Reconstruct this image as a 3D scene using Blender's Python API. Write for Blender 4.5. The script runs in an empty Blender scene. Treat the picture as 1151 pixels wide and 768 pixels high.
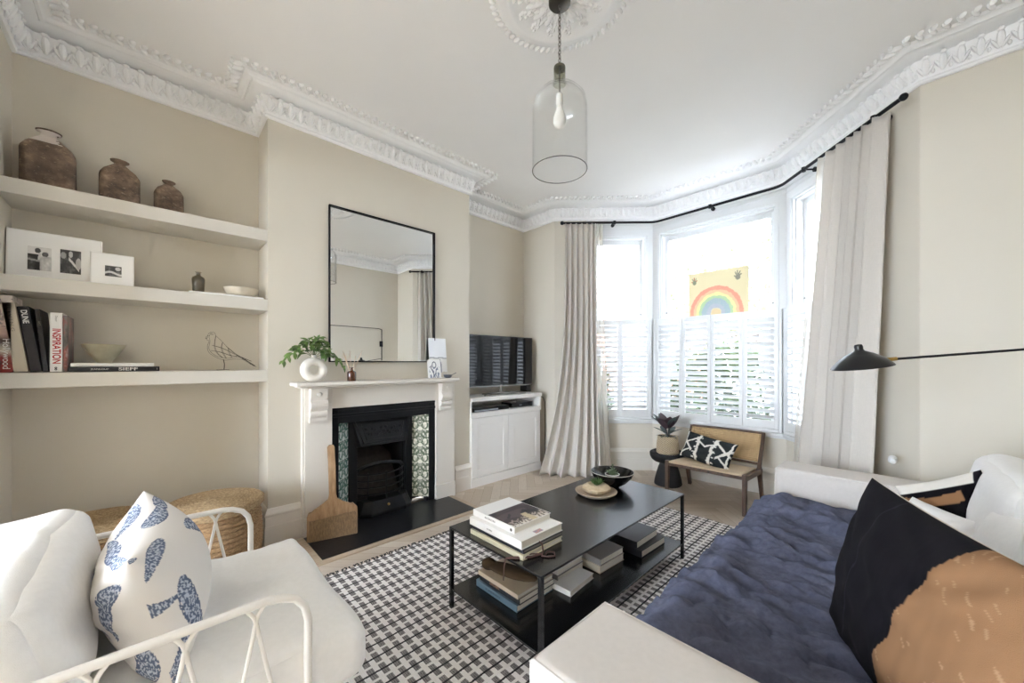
SKY = 1.7; SKYR = 8.5; EXPO = 2.16
import bpy, bmesh, math, random
from mathutils import Vector, Matrix, Euler, noise
PI = math.pi
sc = bpy.context.scene
COL = sc.collection
random.seed(7)

# ------------------------------------------------------------------ helpers
def lin(c):
    if isinstance(c, str):
        c = [int(c[i:i+2], 16) / 255 for i in (0, 2, 4)]
    return tuple((v / 12.92 if v <= .04045 else ((v + .055) / 1.055) ** 2.4) for v in c[:3])

class Nodes:
    def __init__(s, name):
        s.m = bpy.data.materials.new(name); s.m.use_nodes = True
        s.t = s.m.node_tree; s.t.nodes.clear()
        s.out = s.t.nodes.new('ShaderNodeOutputMaterial')
    def n(s, typ, **kw):
        nd = s.t.nodes.new(typ)
        for k, v in kw.items():
            if k.startswith('i_'):
                nd.inputs[k[2:].replace('_', ' ')].default_value = v
            else:
                setattr(nd, k, v)
        return nd
    def l(s, a, b): s.t.links.new(a, b)
    def math(s, op, a, b=None, c=None, clamp=False):
        nd = s.n('ShaderNodeMath', operation=op); nd.use_clamp = clamp
        for i, v in enumerate((a, b, c)):
            if v is None: continue
            if isinstance(v, (int, float)): nd.inputs[i].default_value = v
            else: s.l(v, nd.inputs[i])
        return nd.outputs[0]
    def mix(s, f, a, b):
        nd = s.n('ShaderNodeMix', data_type='RGBA')
        for i, v in ((0, f), (6, a), (7, b)):
            if isinstance(v, (int, float)): nd.inputs[i].default_value = v
            elif isinstance(v, tuple): nd.inputs[i].default_value = (*v, 1)
            else: s.l(v, nd.inputs[i])
        return nd.outputs[2]
    def coord(s, kind='Object'):
        return s.n('ShaderNodeTexCoord').outputs[kind]
    def noise(s, scale, detail=3, rough=.55, vec=None, out='Fac'):
        nd = s.n('ShaderNodeTexNoise'); nd.inputs['Scale'].default_value = scale
        nd.inputs['Detail'].default_value = detail; nd.inputs['Roughness'].default_value = rough
        s.l(vec if vec is not None else s.coord(), nd.inputs['Vector'])
        return nd.outputs[out]
    def stretch(s, sx, sy, sz, vec=None):
        nd = s.n('ShaderNodeMapping'); nd.inputs['Scale'].default_value = (sx, sy, sz)
        s.l(vec if vec is not None else s.coord(), nd.inputs['Vector'])
        return nd.outputs[0]
    def ramp(s, f, stops):
        nd = s.n('ShaderNodeValToRGB'); e = nd.color_ramp.elements
        while len(e) < len(stops): e.new(.5)
        for i, (p, c) in enumerate(stops):
            e[i].position = p; e[i].color = (*c, 1)
        s.l(f, nd.inputs[0]); return nd.outputs[0]
    def pbsdf(s, color=None, rough=.5, metal=0, **kw):
        b = s.n('ShaderNodeBsdfPrincipled')
        if color is not None:
            if isinstance(color, tuple): b.inputs['Base Color'].default_value = (*color, 1)
            else: s.l(color, b.inputs['Base Color'])
        if isinstance(rough, (int, float)): b.inputs['Roughness'].default_value = rough
        else: s.l(rough, b.inputs['Roughness'])
        b.inputs['Metallic'].default_value = metal
        for k, v in kw.items(): b.inputs[k.replace('_', ' ')].default_value = v
        s.l(b.outputs[0], s.out.inputs[0]); s.b = b
        return b
    def bump(s, h, strength=.3, dist=.01):
        nd = s.n('ShaderNodeBump'); nd.inputs['Strength'].default_value = strength
        nd.inputs['Distance'].default_value = dist
        s.l(h, nd.inputs['Height']); s.l(nd.outputs[0], s.b.inputs['Normal'])

def plain(name, c, rough=.5, metal=0, bump=None, var=None, **kw):
    """colour with mottling: var=(scale, amount), bump=(scale, strength, dist)"""
    N = Nodes(name); c = lin(c)
    col = c
    if var:
        f = N.noise(var[0], 4)
        a = tuple(v * (1 - var[1]) for v in c); b = tuple(min(1, v * (1 + var[1])) for v in c)
        col = N.ramp(f, [(.3, a), (.7, b)])
    N.pbsdf(col, rough, metal, **kw)
    if bump:
        N.bump(N.noise(bump[0], 4), bump[1], bump[2] if len(bump) > 2 else .01)
    return N.m

def cloth(name, c, rough=.9, weave=900, strength=.25, var=.06, big=None, sheen=.0):
    N = Nodes(name); c = lin(c)
    f = N.noise(60, 5)
    col = N.ramp(f, [(.3, tuple(v * (1 - var) for v in c)), (.7, tuple(min(1, v * (1 + var)) for v in c))])
    N.pbsdf(col, rough, 0, Sheen_Weight=sheen, Specular_IOR_Level=.2)
    b = N.noise(weave, 2)
    if big:
        b = N.math('ADD', N.math('MULTIPLY', b, .25), N.math('MULTIPLY', N.noise(big, 4), 1.0))
    N.bump(b, strength, .004 if big is None else .012)
    return N.m

def painted(name, rough=.8, bump=(500, .2), metal=0, **kw):
    """takes its colour from the mesh's own surface-design attribute"""
    N = Nodes(name)
    at = N.n('ShaderNodeAttribute'); at.attribute_name = 'design'
    N.pbsdf(at.outputs['Color'], rough, metal, **kw)
    if bump: N.bump(N.noise(bump[0], 3), bump[1], .004)
    return N.m

def wood(name, c1, c2, rough=.5, scale=6, axis=(1, 12, 12), bump=.1):
    N = Nodes(name)
    v = N.stretch(*axis)
    f = N.noise(scale, 6, .6, v)
    N.pbsdf(N.ramp(f, [(.3, lin(c1)), (.7, lin(c2))]), rough)
    N.bump(f, bump, .004)
    return N.m

def world_of(o):
    m = o.matrix_basis.copy()
    while o.parent:
        o = o.parent; m = o.matrix_basis @ m
    return m

class MB:
    def __init__(s): s.v = []; s.f = []; s.c = []
    def add(s, vs, fs):
        k = len(s.v); s.v += [tuple(v) for v in vs]; s.f += [tuple(i + k for i in f) for f in fs]; return s
    def box(s, x0, x1, y0, y1, z0, z1, M=None):
        vs = [Vector((x, y, z)) for z in (z0, z1) for y in (y0, y1) for x in (x0, x1)]
        if M is not None: vs = [M @ v for v in vs]
        return s.add(vs, [(0, 2, 3, 1), (4, 5, 7, 6), (0, 1, 5, 4), (2, 6, 7, 3), (0, 4, 6, 2), (1, 3, 7, 5)])
    def cbox(s, c, size, M=None):
        hx, hy, hz = [a / 2 for a in size]
        T = Matrix.Translation(Vector(c)) @ (M if M is not None else Matrix.Identity(4))
        return s.box(-hx, hx, -hy, hy, -hz, hz, T)
    def hexa(s, lo, hi):
        """frustum of two 4-point loops"""
        return s.add(list(lo) + list(hi), [(3, 2, 1, 0), (4, 5, 6, 7)] + [(i, (i + 1) % 4, 4 + (i + 1) % 4, 4 + i) for i in range(4)])
    def prism(s, poly, d0, d1, fn):
        """poly of 2-D points, fn(a, b, d) -> xyz"""
        n = len(poly)
        s.add([fn(a, b, d0) for a, b in poly] + [fn(a, b, d1) for a, b in poly],
              [tuple(range(n))[::-1], tuple(range(n, 2 * n))] + [(i, (i + 1) % n, n + (i + 1) % n, n + i) for i in range(n)])
        return s
    def tube(s, pts, r, n=8, closed=False, cap=True):
        pts = [Vector(p) for p in pts]; m = len(pts)
        rr = r if isinstance(r, (list, tuple)) else [r] * m
        vs = []; up = None
        for i, p in enumerate(pts):
            a = pts[(i - 1) % m] if (closed or i > 0) else p
            b = pts[(i + 1) % m] if (closed or i < m - 1) else p
            t = (b - a).normalized()
            if up is None:
                up = Vector((0, 0, 1)) if abs(t.z) < .9 else Vector((1, 0, 0))
            u = (up - t * up.dot(t))
            if u.length < 1e-5: u = t.orthogonal()
            u.normalize(); w = t.cross(u); up = u
            for k in range(n):
                an = 2 * PI * k / n
                vs.append(p + (u * math.cos(an) + w * math.sin(an)) * rr[i])
        fs = []
        for i in range(m if closed else m - 1):
            j = (i + 1) % m
            for k in range(n):
                l = (k + 1) % n
                fs.append((i * n + k, i * n + l, j * n + l, j * n + k))
        if cap and not closed:
            fs.append(tuple(range(n))[::-1]); fs.append(tuple((m - 1) * n + k for k in range(n)))
        return s.add(vs, fs)
    def lathe(s, prof, n=24, c=(0, 0, 0), M=None, ex=2.0, sy=1.0, cap=True):
        """prof (r, z); ex = superellipse exponent of the cross section, sy = y squash"""
        vs = []
        for r, z in prof:
            for k in range(n):
                a = 2 * PI * k / n; ca, sa = math.cos(a), math.sin(a)
                if ex != 2.0:
                    q = (abs(ca) ** ex + abs(sa) ** ex) ** (-1 / ex); ca *= q; sa *= q
                v = Vector((c[0] + r * ca, c[1] + r * sa * sy, c[2] + z))
                vs.append(M @ v if M is not None else v)
        fs = []
        for i in range(len(prof) - 1):
            for k in range(n):
                l = (k + 1) % n
                fs.append((i * n + k, i * n + l, (i + 1) * n + l, (i + 1) * n + k))
        if cap:
            if prof[0][0] > 1e-4: fs.append(tuple(range(n))[::-1])
            if prof[-1][0] > 1e-4: fs.append(tuple((len(prof) - 1) * n + k for k in range(n)))
        return s.add(vs, fs)
    def ell(s, c, r, nu=10, nv=6, M=None):
        c = Vector(c); vs = []
        R = M if M is not None else Matrix.Identity(3)
        for j in range(1, nv):
            th = PI * j / nv
            for i in range(nu):
                ph = 2 * PI * i / nu
                vs.append(c + R @ Vector((r[0] * math.sin(th) * math.cos(ph), r[1] * math.sin(th) * math.sin(ph), r[2] * math.cos(th))))
        t = len(vs); vs.append(c + R @ Vector((0, 0, r[2]))); vs.append(c + R @ Vector((0, 0, -r[2])))
        fs = []
        for j in range(nv - 2):
            for i in range(nu):
                l = (i + 1) % nu
                fs.append((j * nu + i, (j + 1) * nu + i, (j + 1) * nu + l, j * nu + l))
        for i in range(nu):
            l = (i + 1) % nu
            fs.append((t, i, l)); fs.append((t + 1, (nv - 2) * nu + l, (nv - 2) * nu + i))
        return s.add(vs, fs)
    def grid(s, fn, nu, nv, paint=None):
        vs = []
        for j in range(nv + 1):
            for i in range(nu + 1):
                u, v = i / nu, j / nv
                vs.append(fn(u, v))
                if paint: s.c.append(paint(u, v))
        fs = [(j * (nu + 1) + i, j * (nu + 1) + i + 1, (j + 1) * (nu + 1) + i + 1, (j + 1) * (nu + 1) + i) for j in range(nv) for i in range(nu)]
        return s.add(vs, fs)
    def build(s, name, m, parent=None, smooth=None, bevel=0, world=False, solid=0, subsurf=0, seg=2, origin=None, weld=False):
        me = bpy.data.meshes.new(name)
        vs = [Vector(v) for v in s.v]
        if world and parent is not None:
            W = world_of(parent).inverted(); vs = [W @ v for v in vs]
        if origin is not None:
            o3 = Vector(origin); vs = [v - o3 for v in vs]
        me.from_pydata([tuple(v) for v in vs], [], s.f)
        if s.c and len(s.c) == len(s.v):
            at = me.color_attributes.new('design', 'FLOAT_COLOR', 'POINT')
            for i, c in enumerate(s.c): at.data[i].color = (*c, 1)
        bm = bmesh.new(); bm.from_mesh(me)
        if weld: bmesh.ops.remove_doubles(bm, verts=bm.verts, dist=1e-5)
        bmesh.ops.recalc_face_normals(bm, faces=bm.faces)
        bm.to_mesh(me); bm.free()
        if smooth is not None:
            for p in me.polygons: p.use_smooth = True
            if smooth < 180: me.set_sharp_from_angle(angle=math.radians(smooth))
        if m is not None:
            for mm in (m if isinstance(m, (list, tuple)) else [m]): me.materials.append(mm)
        o = bpy.data.objects.new(name, me); COL.objects.link(o)
        if parent is not None: o.parent = parent
        if origin is not None: o.location = origin
        if bevel:
            b = o.modifiers.new('bevel', 'BEVEL'); b.width = bevel; b.segments = seg; b.limit_method = 'ANGLE'
            b.angle_limit = math.radians(40)
        if solid:
            b = o.modifiers.new('thickness', 'SOLIDIFY'); b.thickness = solid; b.offset = 0
        if subsurf:
            b = o.modifiers.new('subsurf', 'SUBSURF'); b.levels = subsurf; b.render_levels = subsurf
        return o

def tag(o, label=None, cat=None, group=None, kind=None):
    if label: o['label'] = label
    if cat: o['category'] = cat
    if group: o['group'] = group
    if kind: o['kind'] = kind
    return o
def thing(name, label, cat, loc=(0, 0, 0), rot=(0, 0, 0), group=None, kind=None):
    o = bpy.data.objects.new(name, None); COL.objects.link(o)
    o.location = loc; o.rotation_euler = rot if isinstance(rot, (tuple, list)) else (0, 0, rot)
    o.empty_display_size = .05
    return tag(o, label, cat, group, kind)
def struct(mb, name, m, **kw):
    o = mb.build(name, m, **kw); o['kind'] = 'structure'; return o
def lettering(text, size, m, parent, loc, rot, name='lettering', extrude=.0004, align='CENTER', sx=1.0, bold=.0, flip=1):
    cu = bpy.data.curves.new('t', 'FONT'); cu.body = text; cu.size = size; cu.align_x = align; cu.align_y = 'CENTER'
    cu.extrude = extrude; cu.offset = bold
    t = bpy.data.objects.new('t', cu); COL.objects.link(t)
    dg = bpy.context.evaluated_depsgraph_get(); dg.update()
    me = bpy.data.meshes.new_from_object(t.evaluated_get(dg))
    bpy.data.objects.remove(t)
    for v in me.vertices: v.co.x *= sx * flip; v.co.y *= flip
    me.materials.clear(); me.materials.append(m)
    o = bpy.data.objects.new(name, me); COL.objects.link(o); o.parent = parent
    o.location = loc; o.rotation_euler = rot
    return o
def nz(x, y, z, s=1.0): return noise.noise(Vector((x * s, y * s, z * s)))
def fract(x): return x - math.floor(x)
def smooth01(a, b, x):
    t = max(0, min(1, (x - a) / (b - a))); return t * t * (3 - 2 * t)
def mixc(a, b, t): return tuple(a[i] * (1 - t) + b[i] * t for i in range(3))

# ------------------------------------------------------------------ materials
WALLC = 'd6cfc1'
def wall_mat(name, c):
    N = Nodes(name); c = lin(c)
    f = N.noise(1.3, 3)
    N.pbsdf(N.ramp(f, [(.3, tuple(v * .97 for v in c)), (.7, c)]), .75)
    N.bump(N.noise(160, 3), .05, .002)
    return N.m
m_wall = wall_mat('greige_wall_paint', WALLC)
m_ceil = wall_mat('white_ceiling_paint', 'f3f2f1')
m_white = plain('white_woodwork_paint', 'dcdddd', .35, var=(2, .01))
m_plaster = plain('white_plaster', 'f5f5f5', .7, bump=(90, .15, .004))
m_grey_wood = plain('greige_woodwork_paint', 'd2cdc3', .38, var=(2, .015))
m_surround = plain('cream_fireplace_paint', 'e0dad1', .42, var=(2, .02))
m_cab = plain('off_white_cabinet_paint', 'efedea', .4, var=(2, .015))
m_black = plain('matt_black_metal', '17171a', .45, .6, bump=(40, .05))
m_iron = plain('black_cast_iron', '1b1c1f', .42, .5, bump=(120, .35, .003), var=(8, .3))
m_slate = plain('honed_black_slate', '1c1c1f', .35, var=(14, .3), bump=(60, .08))
m_brass = plain('brass', 'b9985a', .3, 1)
m_chrome = plain('brushed_steel', '8d8a86', .3, 1)
m_paper = plain('page_block', 'e6e1d6', .9, bump=(400, .3, .002), var=(200, .05))
m_whitepaper = plain('white_card', 'f2f1ee', .7)
def glass_mat(name, tint=(1, 1, 1), gloss=.08, rough=.0, ior=1.45):
    N = Nodes(name)
    tr = N.n('ShaderNodeBsdfTransparent'); tr.inputs[0].default_value = (*tint, 1)
    gl = N.n('ShaderNodeBsdfGlossy'); gl.inputs['Roughness'].default_value = rough
    lw = N.n('ShaderNodeLayerWeight'); lw.inputs[0].default_value = .5
    fr = N.n('ShaderNodeMath', operation='MULTIPLY_ADD', use_clamp=True)
    N.l(N.math('POWER', lw.outputs['Facing'], 5.0), fr.inputs[0]); fr.inputs[1].default_value = .7; fr.inputs[2].default_value = gloss / 2
    mx = N.n('ShaderNodeMixShader')
    N.l(fr.outputs[0], mx.inputs[0]); N.l(tr.outputs[0], mx.inputs[1]); N.l(gl.outputs[0], mx.inputs[2])
    N.l(mx.outputs[0], N.out.inputs[0]); return N.m
m_pane = glass_mat('window_glass')

# ------------------------------------------------------------------ room outline
H = 3.12          # ceiling
XR, YR = .61, -.545
XB = -3.026       # face of the chimney breast
YB0, YB1 = .575, 2.295
P1, P2, P3, P4 = (-2.89, 3.45), (-2.07, 4.25), (-.78, 4.25), (.045, 3.36)
outline = [(-3.33, YR), (-3.33, YB0), (XB, YB0), (XB, YB1), (-3.41, YB1), (-3.41, 3.455), P1, P2, P3, P4, (XR, 3.36), (XR, YR)]
T = .12
# floor: herringbone oak planks
def inside(x, y, pad):
    # generous test against the outline
    n = len(outline); c = False; j = n - 1
    for i in range(n):
        xi, yi = outline[i]; xj, yj = outline[j]
        if ((yi > y) != (yj > y)) and (x < (xj - xi) * (y - yi) / (yj - yi) + xi): c = not c
        j = i
    if c: return True
    if -3.33 < x < XR and -.84 < y < YR + .01: return True
    return min(math.hypot(x - a, y - b) for a, b in outline) < pad
N = Nodes('oak_herringbone')
at = N.n('ShaderNodeAttribute'); at.attribute_name = 'design'
sepr = N.n('ShaderNodeSeparateColor'); N.l(at.outputs['Color'], sepr.inputs[0])
v1 = N.n('ShaderNodeCombineXYZ')
N.l(N.math('MULTIPLY', sepr.outputs[0], 3.0), v1.inputs[0]); N.l(N.math('MULTIPLY', sepr.outputs[1], 40.0), v1.inputs[1]); N.l(N.math('MULTIPLY', sepr.outputs[2], 90.0), v1.inputs[2])
g = N.noise(1.6, 6, .6, v1.outputs[0])
base = N.ramp(sepr.outputs[2], [(0, lin('b3a491')), (.5, lin('beb0a0')), (1, lin('c9bdae'))])
col = N.mix(N.math('MULTIPLY', N.math('SUBTRACT', g, .35, clamp=True), .8), base, lin('9c8d7b'))
N.pbsdf(col, .5); N.bump(g, .08, .003)
m_oak = N.m
fl = MB(); w, L = .085, .425; s45 = math.sqrt(.5)
rnd = random.Random(3)
def plank(x0, x1, y0, y1, horiz):
    cx_, cy_ = (x0 + x1) / 2, (y0 + y1) / 2
    def rot(x, y): return ((x - y) * s45 - 1.4, (x + y) * s45 + 1.6)
    wx, wy = rot(cx_, cy_)
    if not any(inside(*rot(a_, b_), .12) for a_ in (x0, cx_, x1) for b_ in (y0, cy_, y1)): return
    if wx < -2.75 and .95 < wy < 1.8: return
    g_ = .0006; r_ = rnd.random()
    k = len(fl.v)
    pts = [(x0 + g_, y0 + g_), (x1 - g_, y0 + g_), (x1 - g_, y1 - g_), (x0 + g_, y1 - g_)]
    for (x, y) in pts:
        X, Y = rot(x, y)
        fl.v.append((X, Y, 0))
        a, b = ((x - x0) / L, (y - y0)) if horiz else ((y - y0) / L, (x - x0))
        fl.c.append((a, b / w * .2, r_))
    fl.f.append((k, k + 1, k + 2, k + 3))
for k in range(-60, 60):
    for mm in range(-12, 12):
        ox = mm * 2 * L
        if abs(k * w + ox) > 5.5 and abs(k * w + ox + L) > 5.5: continue
        plank(k * w + ox, k * w + L + ox, k * w, (k + 1) * w, True)
        plank(k * w + L + ox, (k + 1) * w + L + ox, (k + 1) * w - L, (k + 1) * w, False)
struct(fl, 'floor', m_oak)
sub = MB(); sub.box(-3.9, 1.0, -.85, 5.0, -.12, -.002)
struct(sub, 'floor_base', plain('dark_floor_gap', '6d5c48', .8))
b = MB(); n = len(outline)
b.add([(-3.6, -.9, H), (.9, -.9, H), (.9, 4.6, H), (-3.6, 4.6, H), (-3.6, -.9, H + .1), (.9, -.9, H + .1), (.9, 4.6, H + .1), (-3.6, 4.6, H + .1)],
      [(0, 3, 2, 1), (4, 5, 6, 7), (0, 1, 5, 4), (1, 2, 6, 5), (2, 3, 7, 6), (3, 0, 4, 7)])
struct(b, 'ceiling', m_ceil)
# walls
struct(MB().box(-3.33 - T, -3.33, YR - T, YB0, 0, H), 'wall_left_alcove', m_wall)
OY0, OY1, OZ = .975, 1.875, .915     # fireplace opening
br = MB()
br.box(-3.45, XB, YB0, OY0, 0, H); br.box(-3.45, XB, OY1, YB1, 0, H); br.box(-3.45, XB, OY0, OY1, OZ, H)
struct(br, 'wall_chimney_breast', m_wall)
struct(MB().box(-3.41 - T, -3.41, YB1 - .002, 3.455 + T, 0, H), 'wall_left_recess', m_wall)
struct(MB().box(-3.41, P1[0], 3.455, 3.455 + T, 0, H), 'wall_back_left', m_wall)
struct(MB().box(P4[0], XR + T, 3.36, 3.36 + T, 0, H), 'wall_back_right', m_wall)
struct(MB().box(XR, XR + T, YR - T, 3.36, 0, H), 'wall_right', m_wall)
# rear wall: unseen opening, room and glazed doors, added to bring daylight from behind
RO0, RO1, ROZ = -2.75, .25, 2.55
rw = MB(); rw.box(-3.33, RO0, YR - T, YR, 0, H); rw.box(RO1, XR, YR - T, YR, 0, H); rw.box(RO0, RO1, YR - T, YR, ROZ, H)
struct(rw, 'wall_rear', m_wall)
a_ = MB(); a_.box(RO0 - .09, RO0, YR, YR + .018, 0, ROZ + .09); a_.box(RO1, RO1 + .09, YR, YR + .018, 0, ROZ + .09); a_.box(RO0, RO1, YR, YR + .018, ROZ, ROZ + .09)
struct(a_, 'trim_4', m_white, bevel=.004)
GY = -3.9; GX0, GX1, GZ = -3.05, -.45, 2.6
q_ = MB(); q_.box(-3.45, -3.33, GY - T, YR - T, 0, H); struct(q_, 'wall_added_room_left', m_wall)
q_ = MB(); q_.box(XR, XR + T, GY - T, YR - T, 0, H); struct(q_, 'wall_added_room_right', m_wall)
q_ = MB(); q_.box(-3.33, GX0, GY - T, GY, 0, H); q_.box(GX1, XR, GY - T, GY, 0, H); q_.box(GX0, GX1, GY - T, GY, GZ, H); struct(q_, 'wall_added_room_back', m_wall)
q_ = MB(); q_.box(-3.45, XR + T, GY - T, YR - T, H, H + .1); struct(q_, 'ceiling_added_room', m_ceil)
q_ = MB(); q_.box(-3.33, XR, GY, -.85, -.03, -.001); struct(q_, 'floor_added_room', plain('rear_oak_floor', 'bfb1a0', .5, var=(3, .06)))
dr = thing('door_added_1', None, None, ((GX0 + GX1) / 2, GY - T / 2, 0), kind='structure')  # unseen glazed doors, added as the daylight source behind the camera
yy0, yy1 = GY - T * .75, GY - T * .35; dw = (GX1 - GX0) / 3
for k in range(3):
    d0, d1 = GX0 + k * dw + .003, GX0 + (k + 1) * dw - .003
    d_ = MB(); d_.box(d0, d0 + .06, yy0, yy1, .005, GZ - .005); d_.box(d1 - .06, d1, yy0, yy1, .005, GZ - .005)
    d_.box(d0 + .06, d1 - .06, yy0, yy1, GZ - .07, GZ - .005); d_.box(d0 + .06, d1 - .06, yy0, yy1, .005, .12)
    o_ = d_.build('door_leaf', m_white, dr, world=True, bevel=.004)
    MB().box(d0 + .055, d1 - .055, GY - T * .57, GY - T * .53, .115, GZ - .065).build('pane', m_pane, o_, world=True)

# bay faces: local frame x along the face, y outward, z up
def face_frame(A, B):
    d = Vector((B[0] - A[0], B[1] - A[1], 0)); Ln = d.length; d.normalize()
    o = Vector((-d.y, d.x, 0))       # outward for a clockwise walk seen from inside
    M = Matrix(((d.x, o.x, 0, A[0]), (d.y, o.y, 0, A[1]), (0, 0, 1, 0), (0, 0, 0, 1)))
    return M, Ln, math.atan2(d.y, d.x)
SILL = .60; HEAD = 2.73; WT = .17
bays = [(P1, P2, .465, 1.06, 'left', 2), (P2, P3, .10, 1.20, 'center', 4), (P3, P4, .09, .70, 'right', 2)]
e = math.tan(math.radians(22.5)) * WT
for i, (A, B, u0, u1, side, npan) in enumerate(bays):
    M, Ln, ang = face_frame(A, B)
    el = e if i > 0 else 0; er = e if i < 2 else 0
    def W(x, y, z): return M @ Vector((x, y, z))
    def wedge(mb, x0, x1, z0, z1, left, right):
        lo = [W(x0, 0, z0), W(x1, 0, z0), W(x1 + right, WT, z0), W(x0 - left, WT, z0)]
        hi = [W(x0, 0, z1), W(x1, 0, z1), W(x1 + right, WT, z1), W(x0 - left, WT, z1)]
        mb.hexa(lo, hi)
    ap = MB(); wedge(ap, 0, Ln, 0, SILL - .03, el, er); struct(ap, 'wall_bay_' + side, m_wall)
    up = MB()
    wa = u0 - .09 if side == 'left' else 0; wb_ = u1 + .09 if side == 'right' else Ln
    wedge(up, wa, u0, SILL - .03, HEAD, el if wa == 0 else 0, 0); wedge(up, u1, wb_, SILL - .03, HEAD, 0, er if wb_ == Ln else 0)
    wedge(up, wa, wb_, HEAD, H, el if wa == 0 else 0, er if wb_ == Ln else 0)
    struct(up, 'wall_bay_upper_' + side, m_white)
    if side != 'center':
        pi_ = MB(); a_, b_ = (0, wa) if side == 'left' else (wb_, Ln)
        wedge(pi_, a_, b_, SILL - .03, H, 0, 0); struct(pi_, 'wall_bay_pier_' + side, m_wall)
    # window
    wroot = thing('window_%d' % (i + 1), None, None, W(0, 0, 0), ang, kind='structure')
    cas = MB()
    # mouldings on the room side: architrave lines and head panel
    cas.box(u0 - .035, u0 - .012, -.012, 0, SILL + 1.155, HEAD + .012); cas.box(u1 + .012, u1 + .035, -.012, 0, SILL + 1.155, HEAD + .012)
    cas.box(u0 - .035, u1 + .035, -.012, 0, HEAD + .012, HEAD + .035)
    cas.box(wa + .004, wb_ - .004, -.016, 0, 2.865, 2.885); cas.box(wa + .002, wb_ - .002, -.008, 0, 2.82, 2.835)
    cas.build('architrave', m_white, wroot, bevel=.004)
    fr = MB(); y0, y1 = .085, .125
    fr.box(u0, u0 + .05, y0, y1, SILL, HEAD); fr.box(u1 - .05, u1, y0, y1, SILL, HEAD)
    fr.box(u0 + .05, u1 - .05, y0, y1, HEAD - .065, HEAD); fr.box(u0 + .05, u1 - .05, y0, y1, SILL, SILL + .07)
    fr.box(u0, u0 + .014, .02, .085, SILL, HEAD); fr.box(u1 - .014, u1, .02, .085, SILL, HEAD); fr.box(u0, u1, .02, .085, HEAD - .014, HEAD)
    fr.box(u0 + .05, u1 - .05, y0 - .005, y1, 1.635, 1.675)
    fr.build('window_frame', m_white, wroot, bevel=.004)
    MB().box(u0 + .045, u1 - .045, .103, .107, SILL + .06, HEAD - .06).build('pane', m_pane, wroot)
    si = MB(); si.box(wa - .03 if wa else .002, wb_ + .03 if wb_ < Ln else Ln - .002, -.045, .085, SILL - .032, SILL - .004)
    si.box(wa + .001, wb_ - .001, -.02, 0, SILL - .055, SILL - .032)
    si.build('window_sill', m_white, wroot, bevel=.005)
    lt = MB()
    for uu in (u0 + .03, u1 - .03):
        lt.ell((uu, y0 - .006, 1.83), (.009, .007, .009), 8, 6)
    lt.build('sash_bolt', m_chrome, wroot, smooth=180)
    # plantation shutters
    lab = {'left': 'white louvred half-height shutters in the left bay window by the long curtain',
           'center': 'white four-panel louvred half-height shutters across the wide middle bay window',
           'right': 'white louvred half-height shutters in the right bay window behind the curtain'}[side]
    sh = thing('window_shutter', lab, 'shutter', W(0, 0, SILL), ang)
    Z1 = 1.155; pa, pb = u0 - .045, u1 + .035
    ff = MB(); ff.box(pa - .026, pa - .001, -.036, -.001, .0, Z1); ff.box(pb + .001, pb + .026, -.036, -.001, .0, Z1); ff.box(pa, pb, -.036, -.001, .0, .03)
    ff.build('shutter_frame', m_white, sh, bevel=.003)
    pw = (pb - pa) / npan
    for k in range(npan):
        x0 = pa + k * pw + .0015; x1 = x0 + pw - .003; st = .032
        p = MB(); ya, yb = -.036, -.01
        p.box(x0, x0 + st, ya, yb, .032, Z1); p.box(x1 - st, x1, ya, yb, .032, Z1)
        p.box(x0 + st, x1 - st, ya, yb, Z1 - .06, Z1); p.box(x0 + st, x1 - st, ya, yb, .032, .11)
        po = p.build('shutter_panel', m_white, sh, bevel=.002)
        lv = MB(); nl = 17; zz0, zz1 = .11, Z1 - .06
        for q in range(nl):
            zc = zz0 + (q + .5) * (zz1 - zz0) / nl
            tl = 38 if (k % 2 == 0) else 44
            lv.cbox(((x0 + x1) / 2, -.023, zc), (x1 - x0 - 2 * st - .002, .056, .008), Matrix.Rotation(math.radians(-tl), 4, 'X'))
        lv.build('louvres', m_white, po, bevel=.002)

# cornice: moulding profile swept round the outline with mitres
def offset_outline(s):
    pts = []; n = len(outline)
    for i in range(n):
        a, b, c = Vector(outline[i - 1]), Vector(outline[i]), Vector(outline[(i + 1) % n])
        d1 = (b - a).normalized(); d2 = (c - b).normalized()
        n1 = Vector((d1.y, -d1.x)); n2 = Vector((d2.y, -d2.x))
        bis = n1 + n2; den = 1 + n1.dot(n2)
        pts.append(b + bis * (s / den))
    return pts
prof = [(0, 2.925), (.018, 2.925), (.024, 2.935), (.018, 2.948), (.014, 2.952), (.018, 2.98), (.03, 3.02), (.045, 3.045), (.047, 3.055), (.014, 3.062), (.012, 3.074),
        (.046, 3.079), (.075, 3.085), (.095, 3.088), (.105, 3.098), (.112, 3.088), (.125, 3.09), (.135, 3.104), (.15, 3.108), (.155, 3.116), (.16, 3.122)]
co = MB(); rings = [offset_outline(s) for s, z in prof]; n = len(outline)
vs = [(rings[j][i].x, rings[j][i].y, prof[j][1]) for j in range(len(prof)) for i in range(n)]
fs = [(j * n + i, j * n + (i + 1) % n, (j + 1) * n + (i + 1) % n, (j + 1) * n + i) for j in range(len(prof) - 1) for i in range(n)]
co.add(vs, fs)
orn = MB(); rr = random.Random(5)
leafrow = offset_outline(.026); beadrow = offset_outline(.185); tiprow = offset_outline(.05)
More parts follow.
